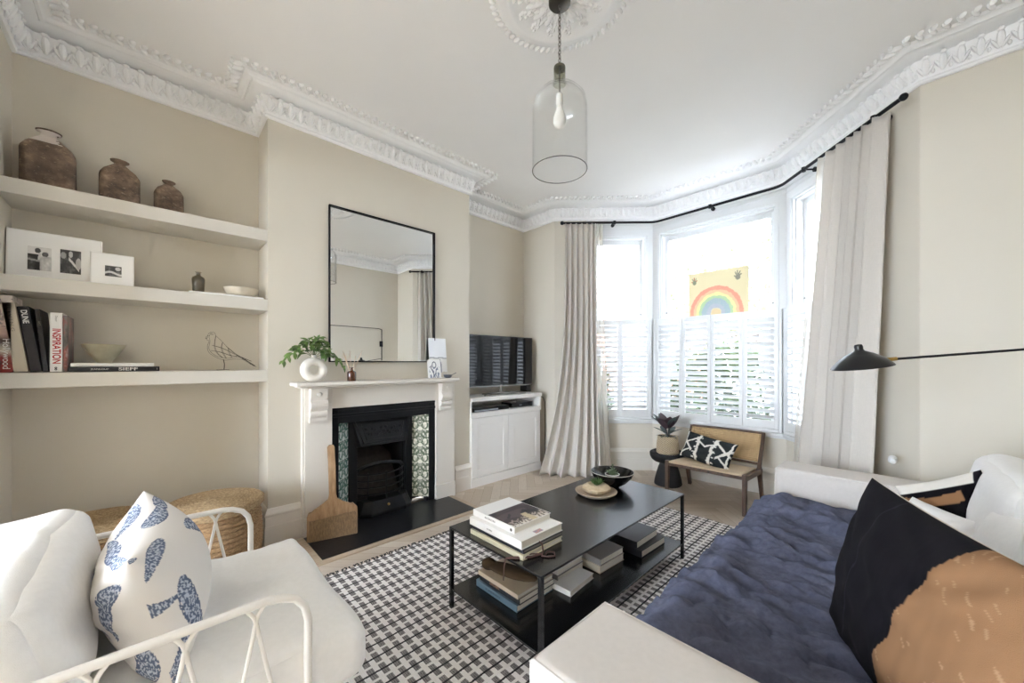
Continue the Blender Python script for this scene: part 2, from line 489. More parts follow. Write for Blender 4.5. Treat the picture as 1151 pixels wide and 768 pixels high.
for i in range(n):
    # leaves on the wall band
    a, b = leafrow[i], leafrow[(i + 1) % n]; d = b - a; Ln = d.length
    if Ln < .05: continue
    d.normalize(); nn = Vector((d.y, -d.x)); cnt = max(1, int(Ln / .062))
    R = Matrix(((d.x, nn.x, 0), (d.y, nn.y, 0), (0, 0, 1)))
    tilt = Matrix.Rotation(math.radians(-18), 3, 'X')
    for k in range(cnt):
        p = a + d * ((k + .5) * Ln / cnt)
        big = k % 2
        orn.ell((p.x + nn.x * .012, p.y + nn.y * .012, 3.008 - .004 * big), (.017, .017, .046), 8, 6, R @ tilt)
        for sx in (-1, 1):
            orn.ell((p.x + d.x * .019 * sx, p.y + d.y * .019 * sx, 2.99 + .012 * big), (.009, .016, .032), 6, 5, R @ tilt @ Matrix.Rotation(.5 * sx, 3, 'Y'))
        orn.ell((p.x + nn.x * .030, p.y + nn.y * .030, 3.050), (.019, .014, .011), 6, 4, R)
        orn.ell((p.x + d.x * .03 + nn.x * .004, p.y + d.y * .03 + nn.y * .004, 2.972), (.009, .009, .014), 6, 4, R)
    # scrolls on the ceiling edge
    a, b = beadrow[i], beadrow[(i + 1) % n]; d = b - a; Ln = d.length
    if Ln < .05: continue
    d.normalize(); nn = Vector((d.y, -d.x)); cnt = max(1, int(Ln / .05))
    for k in range(cnt):
        p = a + d * ((k + .5) * Ln / cnt)
        sk = Matrix.Rotation(.55, 3, 'Z')
        R = Matrix(((d.x, nn.x, 0), (d.y, nn.y, 0), (0, 0, 1))) @ sk
        orn.ell((p.x, p.y, 3.112), (.011, .034, .017), 8, 6, R)
        q = p + nn * .033 + d * .004
        orn.ell((q.x, q.y, 3.114), (.017, .012, .016), 8, 5, R)
co.v = co.v; k = len(co.v)
co.add(orn.v, orn.f)
struct(co, 'trim_1', m_plaster, smooth=42)

# ceiling rose
RC = Vector((-1.215, 1.489)); ro = MB()
ro.lathe([(.0, 3.085), (.05, 3.085), (.07, 3.10), (.15, 3.105), (.20, 3.112), (.235, 3.108), (.255, 3.09), (.27, 3.088), (.285, 3.098), (.30, 3.10), (.315, 3.108), (.33, 3.118), (.35, 3.119), (.36, 3.121)], 64, (RC.x, RC.y, 0), cap=False)
for k in range(64):
    a = 2 * PI * k / 64; R = Matrix.Rotation(a + .5, 3, 'Z')
    ro.ell((RC.x + .345 * math.cos(a), RC.y + .345 * math.sin(a), 3.112), (.02, .009, .014), 8, 6, R)
for k in range(14):
    a = 2 * PI * k / 14; R = Matrix.Rotation(a, 3, 'Z')
    ro.ell((RC.x + .13 * math.cos(a), RC.y + .13 * math.sin(a), 3.10), (.05, .016, .016), 10, 6, R)
    for sgn in (-1, 1):
        for q in range(3):
            aa = a + sgn * (.08 + .05 * q); r_ = .10 + .035 * q
            ro.ell((RC.x + r_ * math.cos(aa), RC.y + r_ * math.sin(aa), 3.102), (.02, .009, .013), 6, 5, Matrix.Rotation(a + sgn * .6, 3, 'Z'))
    aa = a + PI / 14
    for q in range(7):
        t = q / 6 * 4.5; r_ = .026 * (1 - q / 9)
        ro.ell((RC.x + .205 * math.cos(aa) + r_ * math.cos(aa + t), RC.y + .205 * math.sin(aa) + r_ * math.sin(aa + t), 3.105), (.011, .009, .012), 6, 5)
struct(ro, 'trim_2', m_plaster, smooth=50)

# baseboards (tall Victorian skirting)
bprof = [(0, 0), (.022, 0), (.022, .13), (.018, .14), (.018, .20), (.024, .205), (.024, .215), (.012, .235), (.006, .25), (0, .252)]
def skirting(name, A, B, ea=0, eb=0, m=m_grey_wood):
    d = Vector((B[0] - A[0], B[1] - A[1])); Ln = d.length; d.normalize(); nn = Vector((d.y, -d.x))
    mb = MB(); vs = []
    for s, z in bprof:
        for t, ee in ((0, ea), (Ln, eb)):
            tt = t + (s * ee if t == 0 else -s * ee)
            vs.append((A[0] + d.x * tt + nn.x * s, A[1] + d.y * tt + nn.y * s, z))
    k = len(bprof)
    mb.add(vs, [(2 * j, 2 * j + 1, 2 * j + 3, 2 * j + 2) for j in range(k - 1)] + [tuple(2 * j for j in range(k)), tuple(2 * j + 1 for j in range(k))[::-1]])
    return struct(mb, name, m)
c45, c225 = 1.0, math.tan(math.radians(22.5))
skirting('baseboard_left_alcove', (-3.33, YR), (-3.33, YB0), c45, c45)
skirting('baseboard_breast_return', (-3.33, YB0), (XB, YB0), c45, -c45)
skirting('baseboard_breast_left', (XB, YB0), (XB, .782), -c45, 0, m_surround)
skirting('baseboard_breast_right', (XB, 2.118), (XB, YB1), 0, -c45, m_surround)
skirting('baseboard_back_left', (-3.0, 3.455), P1, 0, -c225)
skirting('baseboard_bay_left', P1, P2, -c225, c225)
skirting('baseboard_bay_center', P2, P3, c225, c225)
skirting('baseboard_bay_right', P3, P4, c225, -c225)
skirting('baseboard_back_right', P4, (XR, 3.36), -c225, c45)
skirting('baseboard_right', (XR, 3.36), (XR, YR), c45, 0)
# ------------------------------------------------------------------ books
def book(label, L, Tk, D, cover, loc, rot=(0, 0, 0), group=None, texts=(), pages=None, name='book', top=None, cat='book', flip=1):
    """lying book: spine on the plane x = 0 facing +X, length along y, thickness along z"""
    r = thing(name, label, cat, loc, rot, group)
    b = .003; mb = MB()
    mb.box(-D, 0, -L / 2, L / 2, 0, b); mb.box(-D, 0, -L / 2, L / 2, Tk - b, Tk); mb.box(-b, 0, -L / 2, L / 2, b, Tk - b)
    c = mb.build('cover', cover, r, bevel=.0012)
    MB().box(-D + .004, -b, -L / 2 + .004, L / 2 - .004, b, Tk - b).build('pages', pages or m_paper, r)
    if top:   # printed picture on the cover board
        fn, x0, x1, y0, y1 = top
        g = MB(); g.grid(lambda u, v: (x0 + (x1 - x0) * u, y0 + (y1 - y0) * v, Tk + .0004), 48, 48, fn)
        g.build('cover_picture', m_print, c)
    for t in texts:
        s_, size, m, yz = t[:4]
        lettering(s_, size, m, c, (.0005, yz[0], yz[1]), (PI / 2, 0, PI / 2), sx=t[4] if len(t) > 4 else 1, bold=t[5] if len(t) > 5 else 0, flip=flip)
    return r
m_print = painted('printed_paper', .5, None)
m_t_white = plain('white_ink', 'e8e6e2', .6); m_t_red = plain('red_ink', 'b3242a', .6); m_t_dark = plain('dark_ink', '4a4540', .6)
m_t_grey = plain('grey_ink', '8b867d', .6)
def bookmat(n, c, r=.45): return plain('book_cloth_' + n, c, r, bump=(300, .08, .002))
bk_black = bookmat('black', '17161a', .35); bk_white = bookmat('white', 'eeece8'); bk_cream = bookmat('cream', 'd2c6b2'); bk_char = bookmat('charcoal', '231f22')
bk_teal = bookmat('teal', '5c7280'); bk_navy = bookmat('navy', '22262e'); bk_kraft = bookmat('beige', 'c9bba6'); bk_grey = bookmat('grey', '8e8a86'); bk_ivory = bookmat('ivory', 'ded7bd')

# ------------------------------------------------------------------ alcove shelves
for z, lb in ((2.16, 'greige painted floating shelf, topmost of three in the alcove, with brown bottles on it'),
              (1.685, 'greige painted floating shelf, middle of three in the alcove, with framed photos on it'),
              (1.202, 'greige painted floating shelf, lowest of three in the alcove, with books on it')):
    s = thing('floating_shelf', lb, 'shelf', (-3.18, .015, z - .077), group='alcove shelves')
    MB().box(-3.329, XB, YR + .001, YB0 - .001, z - .077, z).build('shelf_board', m_grey_wood, s, world=True, bevel=.002)

# brown stoneware bottles
def rust_mat(name, seed, patch):
    N = Nodes(name); v = N.stretch(1, 1, 1)
    f = N.noise(11 + seed, 6, .65, v); g = N.noise(38, 5, .7, N.stretch(1, 1, 2.4))
    c = N.ramp(f, [(.30, lin('3f3833')), (.46, lin('665446')), (.60, lin('87715f')), (.74, lin('a69684'))])
    c = N.mix(N.math('MULTIPLY', N.math('GREATER_THAN', g, .62), .55), c, lin('b3a08a'))
    if patch:
        z = N.n('ShaderNodeSeparateXYZ'); N.l(N.coord(), z.inputs[0])
        h = N.math('MULTIPLY', N.math('GREATER_THAN', z.outputs[2], patch[0]), N.math('LESS_THAN', z.outputs[2], patch[1]))
        h = N.math('MULTIPLY', h, N.math('GREATER_THAN', N.noise(16, 3), .42))
        c = N.mix(h, c, lin('d8cec6'))
    N.pbsdf(c, .7); N.bump(g, .5, .006); return N.m
def old_bottle(label, y, wd_, h, sd, patch=None):
    r = thing('stoneware_bottle', label, 'bottle', (-3.19, y, 2.1605), (0, 0, PI / 2 + .05 * sd), 'old brown bottles on the top shelf')
    m = rust_mat('rusty_brown_glaze', sd, patch)
    hw = wd_ / 2; sh = h * .66
    mb = MB()
    mb.lathe([(hw * .96, 0), (hw, .01), (hw, sh * .94), (hw * .97, sh), (hw * .8, sh + .16 * (h - sh) + .01), (hw * .5, sh + .52 * (h - sh)), (hw * .3, sh + .7 * (h - sh)), (hw * .27, h - .02)], 48, ex=6, sy=.55, cap=True)
    mb.build('body', m, r, smooth=50)
    nk = MB(); nk.lathe([(hw * .26, h - .032), (hw * .3, h - .018), (hw * .46, h - .01), (hw * .48, h - .003), (hw * .42, h), (hw * .3, h - .004)], 32, sy=.8)
    nk.build('rim', m, r, smooth=60)
old_bottle('large weathered brown square bottle with a white-washed neck, leftmost on the top shelf', -.40, .195, .335, 1, (.26, .325))
old_bottle('middle-sized weathered brown square bottle in the middle of the top shelf trio', -.135, .168, .275, 2)
old_bottle('smallest weathered brown square bottle, nearest the chimney breast on the top shelf', .078, .135, .225, 3)

# framed photos on the middle shelf
def photo_pixels(kind):
    def fn(u, v):
        n_ = nz(u * 3 + kind * 7, v * 3, kind) * .5 + nz(u * 9, v * 9, kind + 3) * .25
        if kind == 0:
            d = .86
            if (u - .42) ** 2 / .016 + (v - .84) ** 2 / .012 < 1: d = .12
            if (u - .73) ** 2 / .02 + (v - .70) ** 2 / .012 < 1: d = .2
            if v < .68 and u < .52 + .1 * math.sin(v * 9): d = .10 + .25 * max(0, n_)
            if abs(v - .42 + .1 * (u - .3)) < .04 and u < .6: d = .5
            if abs(u - .5) < .05 and .45 < v < .75: d = .75
            if u > .52 and v < .62: d = .72 + .3 * n_
        elif kind == 1:
            d = .18 + .5 * max(0, n_)
            if (u - .15) ** 2 + (v - .75) ** 2 < .02: d = .6
            if abs(v - (.55 - (u - .5) * .9)) < .07 and .4 < u < .9: d = .88
            if (u - .88) ** 2 / .02 + (v - .45) ** 2 / .06 < 1: d = .7
            if (u - .5) ** 2 / .01 + (v - .82) ** 2 / .02 < 1: d = .75
        else:
            d = .2 + .5 * max(0, n_)
            if abs(v - .3 - .12 * math.sin(u * 5)) < .10: d = .8
            if (u - .78) ** 2 + (v - .75) ** 2 < .03: d = .75
        d = max(.03, min(.9, d + .12 * n_)); d = d ** 1.6
        return (d, d * .98, d * .96)
    return fn
def photo_frame(label, y0, y1, h, x, lean, pics):
    w_ = y1 - y0
    r = thing('photo_frame', label, 'photo frame', (x, (y0 + y1) / 2, 1.686), (0, math.radians(-lean), .02), 'framed photos on the middle shelf')
    MB().box(-.022, 0, -w_ / 2, w_ / 2, 0, h).build('frame', m_whitepaper, r, bevel=.0015)
    MB().box(0, .0012, -w_ / 2 + .006, w_ / 2 - .006, .006, h - .006).build('mount', plain('white_mount', 'fbfaf8', .5), r)
    for k, (a, b, c, d, kind) in enumerate(pics):
        g = MB(); g.grid(lambda u, v: (.0018, a + (b - a) * u, c + (d - c) * v), 48, 48, photo_pixels(kind))
        g.build('photograph', m_print, r)
photo_frame('wide white frame with two black and white photos of people, left on the middle shelf', -.538, -.205, .262, -3.17, 4, [(-.098, -.018, .055, .18, 0), (.012, .087, .055, .185, 1)])
photo_frame('small white frame with one black and white photo, in front of the wide frame', -.245, -.075, .185, -3.11, 4, [(-.03, .035, .055, .115, 2)])
# board with bottle and bowl
t = thing('serving_board', 'thin white board under the smoked bottle and the bowl on the middle shelf', 'board', (-3.13, .36, 1.685))
MB().box(-3.20, -3.04, .165, .555, 1.685, 1.697).build('board', m_whitepaper, t, world=True, bevel=.003)
m_smoke = glass_mat('smoked_glass', (.66, .63, .57), .12)
r = thing('glass_bottle', 'small smoked grey glass bottle with a short neck on the middle shelf', 'bottle', (-3.12, .215, 1.698))
mb = MB(); mb.lathe([(.026, 0), (.030, .006), (.033, .06), (.034, .085), (.030, .098), (.014, .108), (.0115, .112), (.0115, .126), (.016, .13), (.016, .133)], 32, cap=False)
mb.lathe([(.0, .004), (.026, .004), (.029, .06), (.030, .085), (.026, .095), (.008, .11), (.008, .13)], 24, cap=False)
mb.build('body', m_smoke, r, smooth=60)
def bowl(name, label, loc, prof, m, cat='bowl', n=40):
    mb = MB(); mb.lathe(prof, n, cap=False)
    o = mb.build(name, m, None, smooth=50, origin=(0, 0, 0)); o.location = loc
    return tag(o, label, cat)
m_stone = plain('rustic_cream_ceramic', 'a39d87', .7, bump=(60, .3, .004), var=(18, .12))
m_stone2 = plain('pale_stoneware', 'cfc5b2', .6, bump=(80, .2, .003), var=(10, .08))
bowl('shallow_bowl', 'shallow pale stoneware bowl beside the smoked bottle on the middle shelf', (-3.12, .44, 1.698),
     [(0, 0), (.055, 0), (.075, .012), (.093, .035), (.099, .055), (.096, .055), (.088, .034), (.07, .016), (0, .01)], m_stone2)

# lowest shelf: books
ZS = 1.2025
def upright(label, y0, thick, h, lean, cover, texts=(), d=.2, x=-3.09, top=None, pages=None):
    """stands on its short edge, leaning towards -y by lean degrees; y0 = where its left foot is"""
    a = math.radians(lean)
    # local y -> up, local z -> -y ; rotate about X by +90deg + lean
    # lower edge corners: (z=0,y=-h/2) right foot and (z=Tk) left foot
    M = Matrix.Rotation(PI / 2 + a, 4, 'X')
    pts = [M @ Vector((0, -h / 2, 0)), M @ Vector((0, -h / 2, thick))]
    zmin = min(p.z for p in pts); ymin = min(p.y for p in pts)
    return book(label, h, thick, d, cover, (x, y0 - ymin, ZS + .0008 - zmin), (PI / 2 + a, 0, 0), 'books standing on the lowest shelf', texts, pages, flip=-1)
N = Nodes('photo_spine')
sp = N.n('ShaderNodeSeparateXYZ'); N.l(N.coord(), sp.inputs[0])
c = N.ramp(N.math('ADD', N.math('MULTIPLY', sp.outputs[1], 2.4), .5), [(0, lin('9b2f2c')), (.22, lin('8d3a34')), (.3, lin('cfc3b5')), (.42, lin('4b3a34')), (.5, lin('c9a79a')), (.75, lin('e5d8cd')), (1, lin('e9ddd3'))])
c = N.mix(N.math('MULTIPLY', N.math('GREATER_THAN', N.noise(45, 4), .58), .5), c, lin('3a2a26'))
N.pbsdf(c, .4); bk_photo = N.m
N = Nodes('photo_spine_dark')
c = N.ramp(N.noise(14, 4, .6, N.stretch(1, .5, 1)), [(.35, lin('2c2a29')), (.5, lin('6d6660')), (.58, lin('8c4a42')), (.7, lin('cfc9c2'))])
N.pbsdf(c, .35); bk_photo2 = N.m
up_rot = (PI / 2, 0, PI / 2)
upright('tall book with a red, cream and black picture spine, leftmost on the lowest shelf', -.543, .040, .385, 0, bk_photo,
        [('Hollywood', .034, m_t_white, (-.10, .02), 1.0)])
upright('cream linen book with faint letters down its leaning spine on the lowest shelf', -.4995, .045, .350, 7, bk_cream,
        [('L I V I N G', .016, m_t_grey, (.09, .0225), 1.7)])
upright('charcoal book with white letters at the top of its leaning spine', -.448, .038, .335, 7.5, bk_char,
        [('DUNE', .028, m_t_white, (.115, .019), .9, .0006)])
upright('black book leaning against the white spine on the lowest shelf', -.4065, .018, .325, 5, bk_black,
        [('ART', .010, m_t_grey, (.09, .009), 1.2)])
upright('thick white book with red INSPIRATION lettering on its spine', -.385, .043, .312, 0, bk_white,
        [('INSPIRATION', .039, m_t_red, (-.02, .021), .80, .0008), ('Decor', .012, m_t_grey, (.125, .021)), ('oo', .016, m_t_dark, (-.138, .021), 1, .001)])
upright('dark book with a glossy picture spine right beside the white INSPIRATION book', -.3405, .018, .30, 0, bk_photo2)
b1 = book('black SIEFF book lying flat at the bottom of the pair on the lowest shelf', .352, .027, .26, bk_black, (-3.075, -.142, ZS + .0006), group='books lying flat on the lowest shelf',
          texts=[('SIEFF', .024, m_t_white, (.045, .0135), 1.5, .0006), ('JEANLOUP', .011, m_t_white, (-.065, .0135), 1.3), ('I', .014, m_t_white, (.165, .0135))])
b2 = book('white book lying flat on top of the black SIEFF book', .325, .020, .25, bk_white, (-3.085, -.152, ZS + .0282), group='books lying flat on the lowest shelf')
bowl('cone_bowl', 'rough grey-green cone-shaped bowl standing on the flat white book', (-3.19, -.198, ZS + .0486),
     [(0, 0), (.026, 0), (.030, .006), (.058, .045), (.086, .092), (.091, .106), (.087, .106), (.080, .092), (.05, .045), (.025, .012), (0, .01)], m_stone)

# wire bird
bd = MB(); by = lambda y, z, x=0: (-3.14 + x, y, ZS + z)
rw_ = random.Random(11)
def wire(pts, r=.0010):
    # smooth catmull
    P = [Vector(p) for p in pts]; out = []
    for i in range(len(P) - 1):
        a = P[max(0, i - 1)]; b = P[i]; c = P[i + 1]; d = P[min(len(P) - 1, i + 2)]
        for k in range(6):
            t = k / 6
            out.append(.5 * ((2 * b) + (c - a) * t + (2 * a - 5 * b + 4 * c - d) * t * t + (3 * b - a - 3 * c + d) * t ** 3))
    out.append(P[-1]); bd.tube(out, r, 5)
loops = [[(.262, .215), (.268, .24), (.285, .252), (.30, .245), (.305, .228), (.33, .20), (.37, .15), (.43, .095), (.50, .045), (.53, .02)],
         [(.262, .215), (.258, .20), (.27, .19), (.262, .16), (.268, .12), (.30, .09), (.35, .068), (.41, .075), (.47, .065), (.53, .02)],
         [(.28, .245), (.27, .22), (.275, .19), (.27, .14), (.30, .10), (.36, .08), (.42, .09)],
         [(.262, .215), (.252, .205), (.258, .222), (.275, .228)],
         [(.285, .165), (.33, .15), (.37, .13), (.42, .10), (.50, .06)], [(.28, .13), (.33, .12), (.38, .10), (.44, .085), (.52, .03)],
         [(.305, .228), (.30, .19), (.30, .15), (.315, .11), (.34, .085)], [(.34, .185), (.335, .15), (.345, .11), (.36, .08)],
         [(.37, .15), (.375, .12), (.39, .085)], [(.43, .095), (.47, .06), (.52, .025)], [(.36, .16), (.41, .11), (.46, .075), (.51, .03)]]
for k, lp in enumerate(loops):
    for sx in ((1, -1) if k > 3 else (0,)):
        mid = len(lp) / 2
        wire([by(y, z, sx * .022 * math.sin(PI * (i + .3) / (len(lp) + .2))) for i, (y, z) in enumerate(lp)])
for sx in (-1, 1):
    wire([by(.345, .072, sx * .01), by(.35, .04, sx * .012), by(.348, .006, sx * .012)], .0013)
    wire([by(.31, .0022, sx * .014), by(.348, .005, sx * .012), by(.375, .0022, sx * .02)], .0013)
    wire([by(.31, .0022, sx * .03), by(.348, .005, sx * .012)], .0013)
wire([by(.292, .238, .006), by(.287, .232, .007), by(.280, .236, .006), by(.284, .243, .006), by(.291, .24, .006)], .001)
o = bd.build('wire_bird', plain('dark_wire', '5d574f', .5, .6), None, smooth=60, origin=(-3.14, .35, ZS))
tag(o, 'bird sculpture bent from thin dark wire, right on the lowest shelf', 'ornament')

# ------------------------------------------------------------------ fireplace surround
fs_ = thing('fireplace_surround', 'cream painted wooden mantelpiece with scroll corbels around the black fireplace', 'fireplace', (-2.99, 1.42, 0))
SX = -2.968; JL0, JL1, JR0, JR1 = .790, .975, 1.875, 2.075; x0_ = XB + .001
def wb(*a): return MB().box(*a)
for nm, a, b in (('jamb', JL0, JL1), ('jamb', JR0, JR1)):
    mb = wb(x0_, SX, a, b, .14, 1.073); mb.box(x0_, SX - .018, a - .014, a, .14, 1.073) if a == JL0 else mb.box(x0_, SX - .018, b, b + .014, .14, 1.073)
    mb.build(nm, m_surround, fs_, world=True, bevel=.002)
    pl = wb(x0_, SX + .012, a - .006, b + .004, 0.0, .14); pl.build('plinth', m_surround, fs_, world=True, bevel=.006)
wb(x0_, SX, JL1, JR0, .912, 1.073).build('lintel', m_surround, fs_, world=True, bevel=.002)
mb = wb(x0_, -2.835, .705, 2.04, 1.088, 1.115); mb.box(x0_, -2.862, .735, 2.065 - .05, 1.074, 1.088)
mb.build('mantel_shelf', m_surround, fs_, world=True, bevel=.008, seg=3)
cp = [(SX, .82), (SX + .03, .82), (SX + .034, .835), (SX + .03, .85), (SX + .032, .858), (SX + .05, .87), (SX + .056, .885), (SX + .052, .90), (SX + .04, .906), (SX + .058, .918), (SX + .072, .94), (SX + .072, .962), (SX + .058, .975), (SX + .05, .985), (SX + .056, .995), (SX + .075, 1.072), (SX, 1.072)]
for yc in (.870, 1.955):
    mb = MB(); mb.prism(cp, yc - .058, yc + .058, lambda a, b, d: (a, d, b))
    co2 = mb.build('corbel', m_surround, fs_, world=True, bevel=.003)
    d = MB(); d.lathe([(.020, 0), (.020, .004), (.012, .008), (.008, .012), (0, .014)], 20, M=Matrix.Translation((SX + .062, yc, 1.03)) @ Matrix.Rotation(PI / 2 - .24, 4, 'Y'))
    d.build('rosette', m_surround, co2, world=True, smooth=50)
# outer stepped moulding on the left
# cast iron insert
fi = thing('fireplace_insert', 'black cast iron fireplace insert with green patterned tiles and a hooded grate', 'fireplace', (-3.03, 1.42, 0.012))
FX = -2.985
mb = MB()
mb.box(FX - .05, FX, OY0 + .003, 1.028, .012, .908); mb.box(FX - .05, FX, 1.812, OY1 - .003, .012, .908)
mb.box(FX - .05, FX, 1.028, 1.812, .848, .908); mb.box(FX - .02, FX + .012, OY0 + .003, OY1 - .003, .84, .862); mb.box(FX - .02, FX + .008, OY0 + .003, OY1 - .003, .893, .908)
mb.box(FX - .052, FX - .006, 1.028, 1.812, .79, .84)
mb.build('frame', m_iron, fi, world=True, bevel=.004)
# splayed tile cheeks
def tile_paint(flip):
    cream = lin('dcdac8') if flip else lin('d6ded9'); green = lin('5d7d72') if not flip else lin('656e5c'); dk = lin('2a3a33')
    def fn(u, v):
        ty = v * 5; k = math.floor(ty); y = ty - k; x = u
        if y < .02 or y > .98: return dk
        X = abs(x - .5) * 2; Y = y if k % 1 == 0 else 1 - y
        c = cream
        # leafy scrolls, mirrored about the middle
        d1 = abs(math.hypot(X - .55, (Y - .35) * 1.4) - .33); d2 = abs(math.hypot(X - .35, (Y - .78) * 1.3) - .2)
        d3 = abs(X - .25 * math.sin(Y * 7) - .2); d4 = math.hypot(X, (Y - .55) * 1.2)
        d5 = abs(math.hypot(X - .9, (Y - .75) * 1.2) - .22)
        nn_ = nz(X * 4, Y * 5, 2.0) * .07
        if min(d1, d2, d5) + nn_ < .075: c = green
        if min(d3) < .06 if isinstance(d3, tuple) else d3 < .06: c = mixc(green, cream, .25)
        if d4 < .16: c = mixc(green, dk, .3)
        if d4 < .08: c = cream
        if nz(X * 9, Y * 9, 5) > .28: c = green
        return c
    return fn
m_tile = painted('glazed_tile', .18, None)
TZ0, TZ1 = .045, .79
for a, b, flip in (((-2.992, 1.030), (-3.10, 1.14), 0), ((-2.992, 1.810), (-3.10, 1.70), 1)):
    g = MB(); g.grid(lambda u, v: (a[0] + (b[0] - a[0]) * u, a[1] + (b[1] - a[1]) * u, TZ0 + (TZ1 - TZ0) * v), 40, 190, tile_paint(flip))
    o = g.build('tile_panel', m_tile, fi, world=True, smooth=180)
    if not flip: pass
    s_ = MB(); sg = 1 if not flip else -1
    s_.box(-3.13, -3.085, b[1] - (0 if sg > 0 else .07), b[1] + (.07 if sg > 0 else 0), .012, .80)
    s_.box(-3.05, -2.99, 1.03 if sg > 0 else 1.79, 1.05 if sg > 0 else 1.81, .012, TZ0)
    s_.build('inner_column', m_iron, fi, world=True, bevel=.006)
# backing, firebox
mb = MB(); mb.box(-3.14, -3.13, OY0, 1.21, .012, .90); mb.box(-3.14, -3.13, 1.63, OY1, .012, .90); mb.box(-3.14, -3.13, 1.21, 1.63, .60, .90)
mb.box(-3.42, -3.13, 1.19, 1.21, .012, .75); mb.box(-3.42, -3.13, 1.63, 1.65, .012, .75); mb.box(-3.42, -3.40, 1.19, 1.65, .012, .75); mb.box(-3.42, -3.13, 1.19, 1.65, .74, .76)
mb.box(-3.42, -3.13, 1.2, 1.64, .012, .03)
mb.build('firebox', plain('sooty_iron', '151416', .8, .1, bump=(40, .4)), fi, world=True)
# canopy hood
y0, y1 = 1.16, 1.68
mb = MB(); mb.hexa([(-3.128, y0 + .02, .56), (-3.03, y0 + .06, .575), (-3.03, y1 - .06, .575), (-3.128, y1 - .02, .56)],
                   [(-3.128, y0, .80), (-3.085, y0 + .0, .80), (-3.085, y1 - .0, .80), (-3.128, y1, .80)])
hood = mb.build('hood', m_iron, fi, world=True, bevel=.005)
rl = MB()
def hp(a, b, off=.0):   # a along y 0..1, b up 0..1 on hood face
    yy0 = y0 + .06 * (1 - b); yy1 = y1 - .06 * (1 - b)
    return Vector((-3.03 - .055 * b + off, yy0 + (yy1 - yy0) * a, .575 + .225 * b))
rl.tube([hp(.06, .1, .003), hp(.94, .1, .003), hp(.96, .9, .003), hp(.04, .9, .003)], .006, 6, closed=True)
rl.tube([hp(.14, .22, .002), hp(.86, .22, .002), hp(.88, .78, .002), hp(.12, .78, .002)], .003, 6, closed=True)
for k in range(9):
    for sgn in (-1, 1):
        c0 = (.5 + sgn * .04 * k); cc = hp(c0, .5 + .12 * math.sin(k * 1.7), .003)
        rl.ell(cc, (.004, .016, .012), 8, 5, Matrix.Rotation(.6 * sgn * (-1) ** k, 3, 'X'))
        rl.ell(hp(c0, .36 + .05 * (k % 3), .003), (.003, .010, .008), 6, 4)
rl.build('relief', m_iron, hood, world=True, smooth=50)
# grate: arched fire back frame, bars, ash pan
gr = MB()
arc = [(1.20, .06), (1.205, .33), (1.235, .37), (1.29, .385), (1.42, .40), (1.55, .385), (1.605, .37), (1.635, .33), (1.64, .06)]
gr.tube([(-3.125, y, z) for y, z in arc], .016, 6)
gr.build('grate_arch', m_iron, fi, world=True, smooth=50)
def bow(z, r, dx=0):
    pts = []
    for k in range(13):
        t = k / 12; y = 1.215 + .41 * t
        pts.append((-3.12 + (.105 + dx) * math.sin(PI * t) ** .55, y, z))
    return pts
bars = MB()
for z in (.17, .225, .28, .335): bars.tube(bow(z, .006), .0065, 6)
for t in (.16, .5, .84):
    y = 1.215 + .41 * t; x = -3.12 + .105 * math.sin(PI * t) ** .55
    bars.tube([(x + .002, y, .13), (x + .002, y, .35)], .006, 6)
bars.build('grate_bars', m_iron, fi, world=True, smooth=50)
fb = MB(); fb.hexa([(-3.38, 1.27, .05), (-3.16, 1.22, .05), (-3.16, 1.62, .05), (-3.38, 1.57, .05)], [(-3.38, 1.30, .5), (-3.32, 1.24, .42), (-3.32, 1.60, .42), (-3.38, 1.54, .5)])
fb.build('fire_brick', plain('fire_brick', '2f2a27', .9, bump=(30, .6), var=(20, .5)), fi, world=True)
ap = MB()
pts = [(1.16, -3.10), (1.20, -3.0), (1.27, -2.955), (1.57, -2.955), (1.64, -3.0), (1.68, -3.10)]
ap.prism(pts, .012, .045, lambda a, b, d: (b, a, d))
pts2 = [(1.20, -3.10), (1.235, -3.015), (1.295, -2.985), (1.545, -2.985), (1.605, -3.015), (1.64, -3.10)]
k = len(ap.v); ap.v += [(b, a, .045) for a, b in pts] + [(b, a, .13) for a, b in pts2]
ap.f += [(k + i, k + (i + 1) % 6, k + 6 + (i + 1) % 6, k + 6 + i) for i in range(6)] + [tuple(k + 6 + i for i in range(6))]
ao = ap.build('ash_pan_cover', m_iron, fi, world=True, bevel=.004)
kb = MB(); kb.ell((-2.968, 1.42, .085), (.011, .011, .011), 10, 8); kb.build('knob', m_brass, ao, world=True, smooth=180)
# hearth slab and its wooden edging
h = MB().box(-3.025, -2.545, .832, 2.0, -.0005, .0115); h.box(-2.955, -2.545, .778, .832, -.0005, .0115)
ho = h.build('hearth', m_slate, None, bevel=.001, origin=(-2.75, 1.4, 0)); ho['kind'] = 'structure'
m_edge = wood('oak_edging', 'a5927c', 'c0ae98', .5, 5, (12, 1, 12))
h = MB().box(-2.545, -2.50, .735, 2.045, -.0005, .010); h.box(-2.95, -2.545, .735, .778, -.0005, .010); h.box(-3.0, -2.545, 2.0, 2.045, -.0005, .010)
struct(h, 'trim_3', m_edge, bevel=.001)

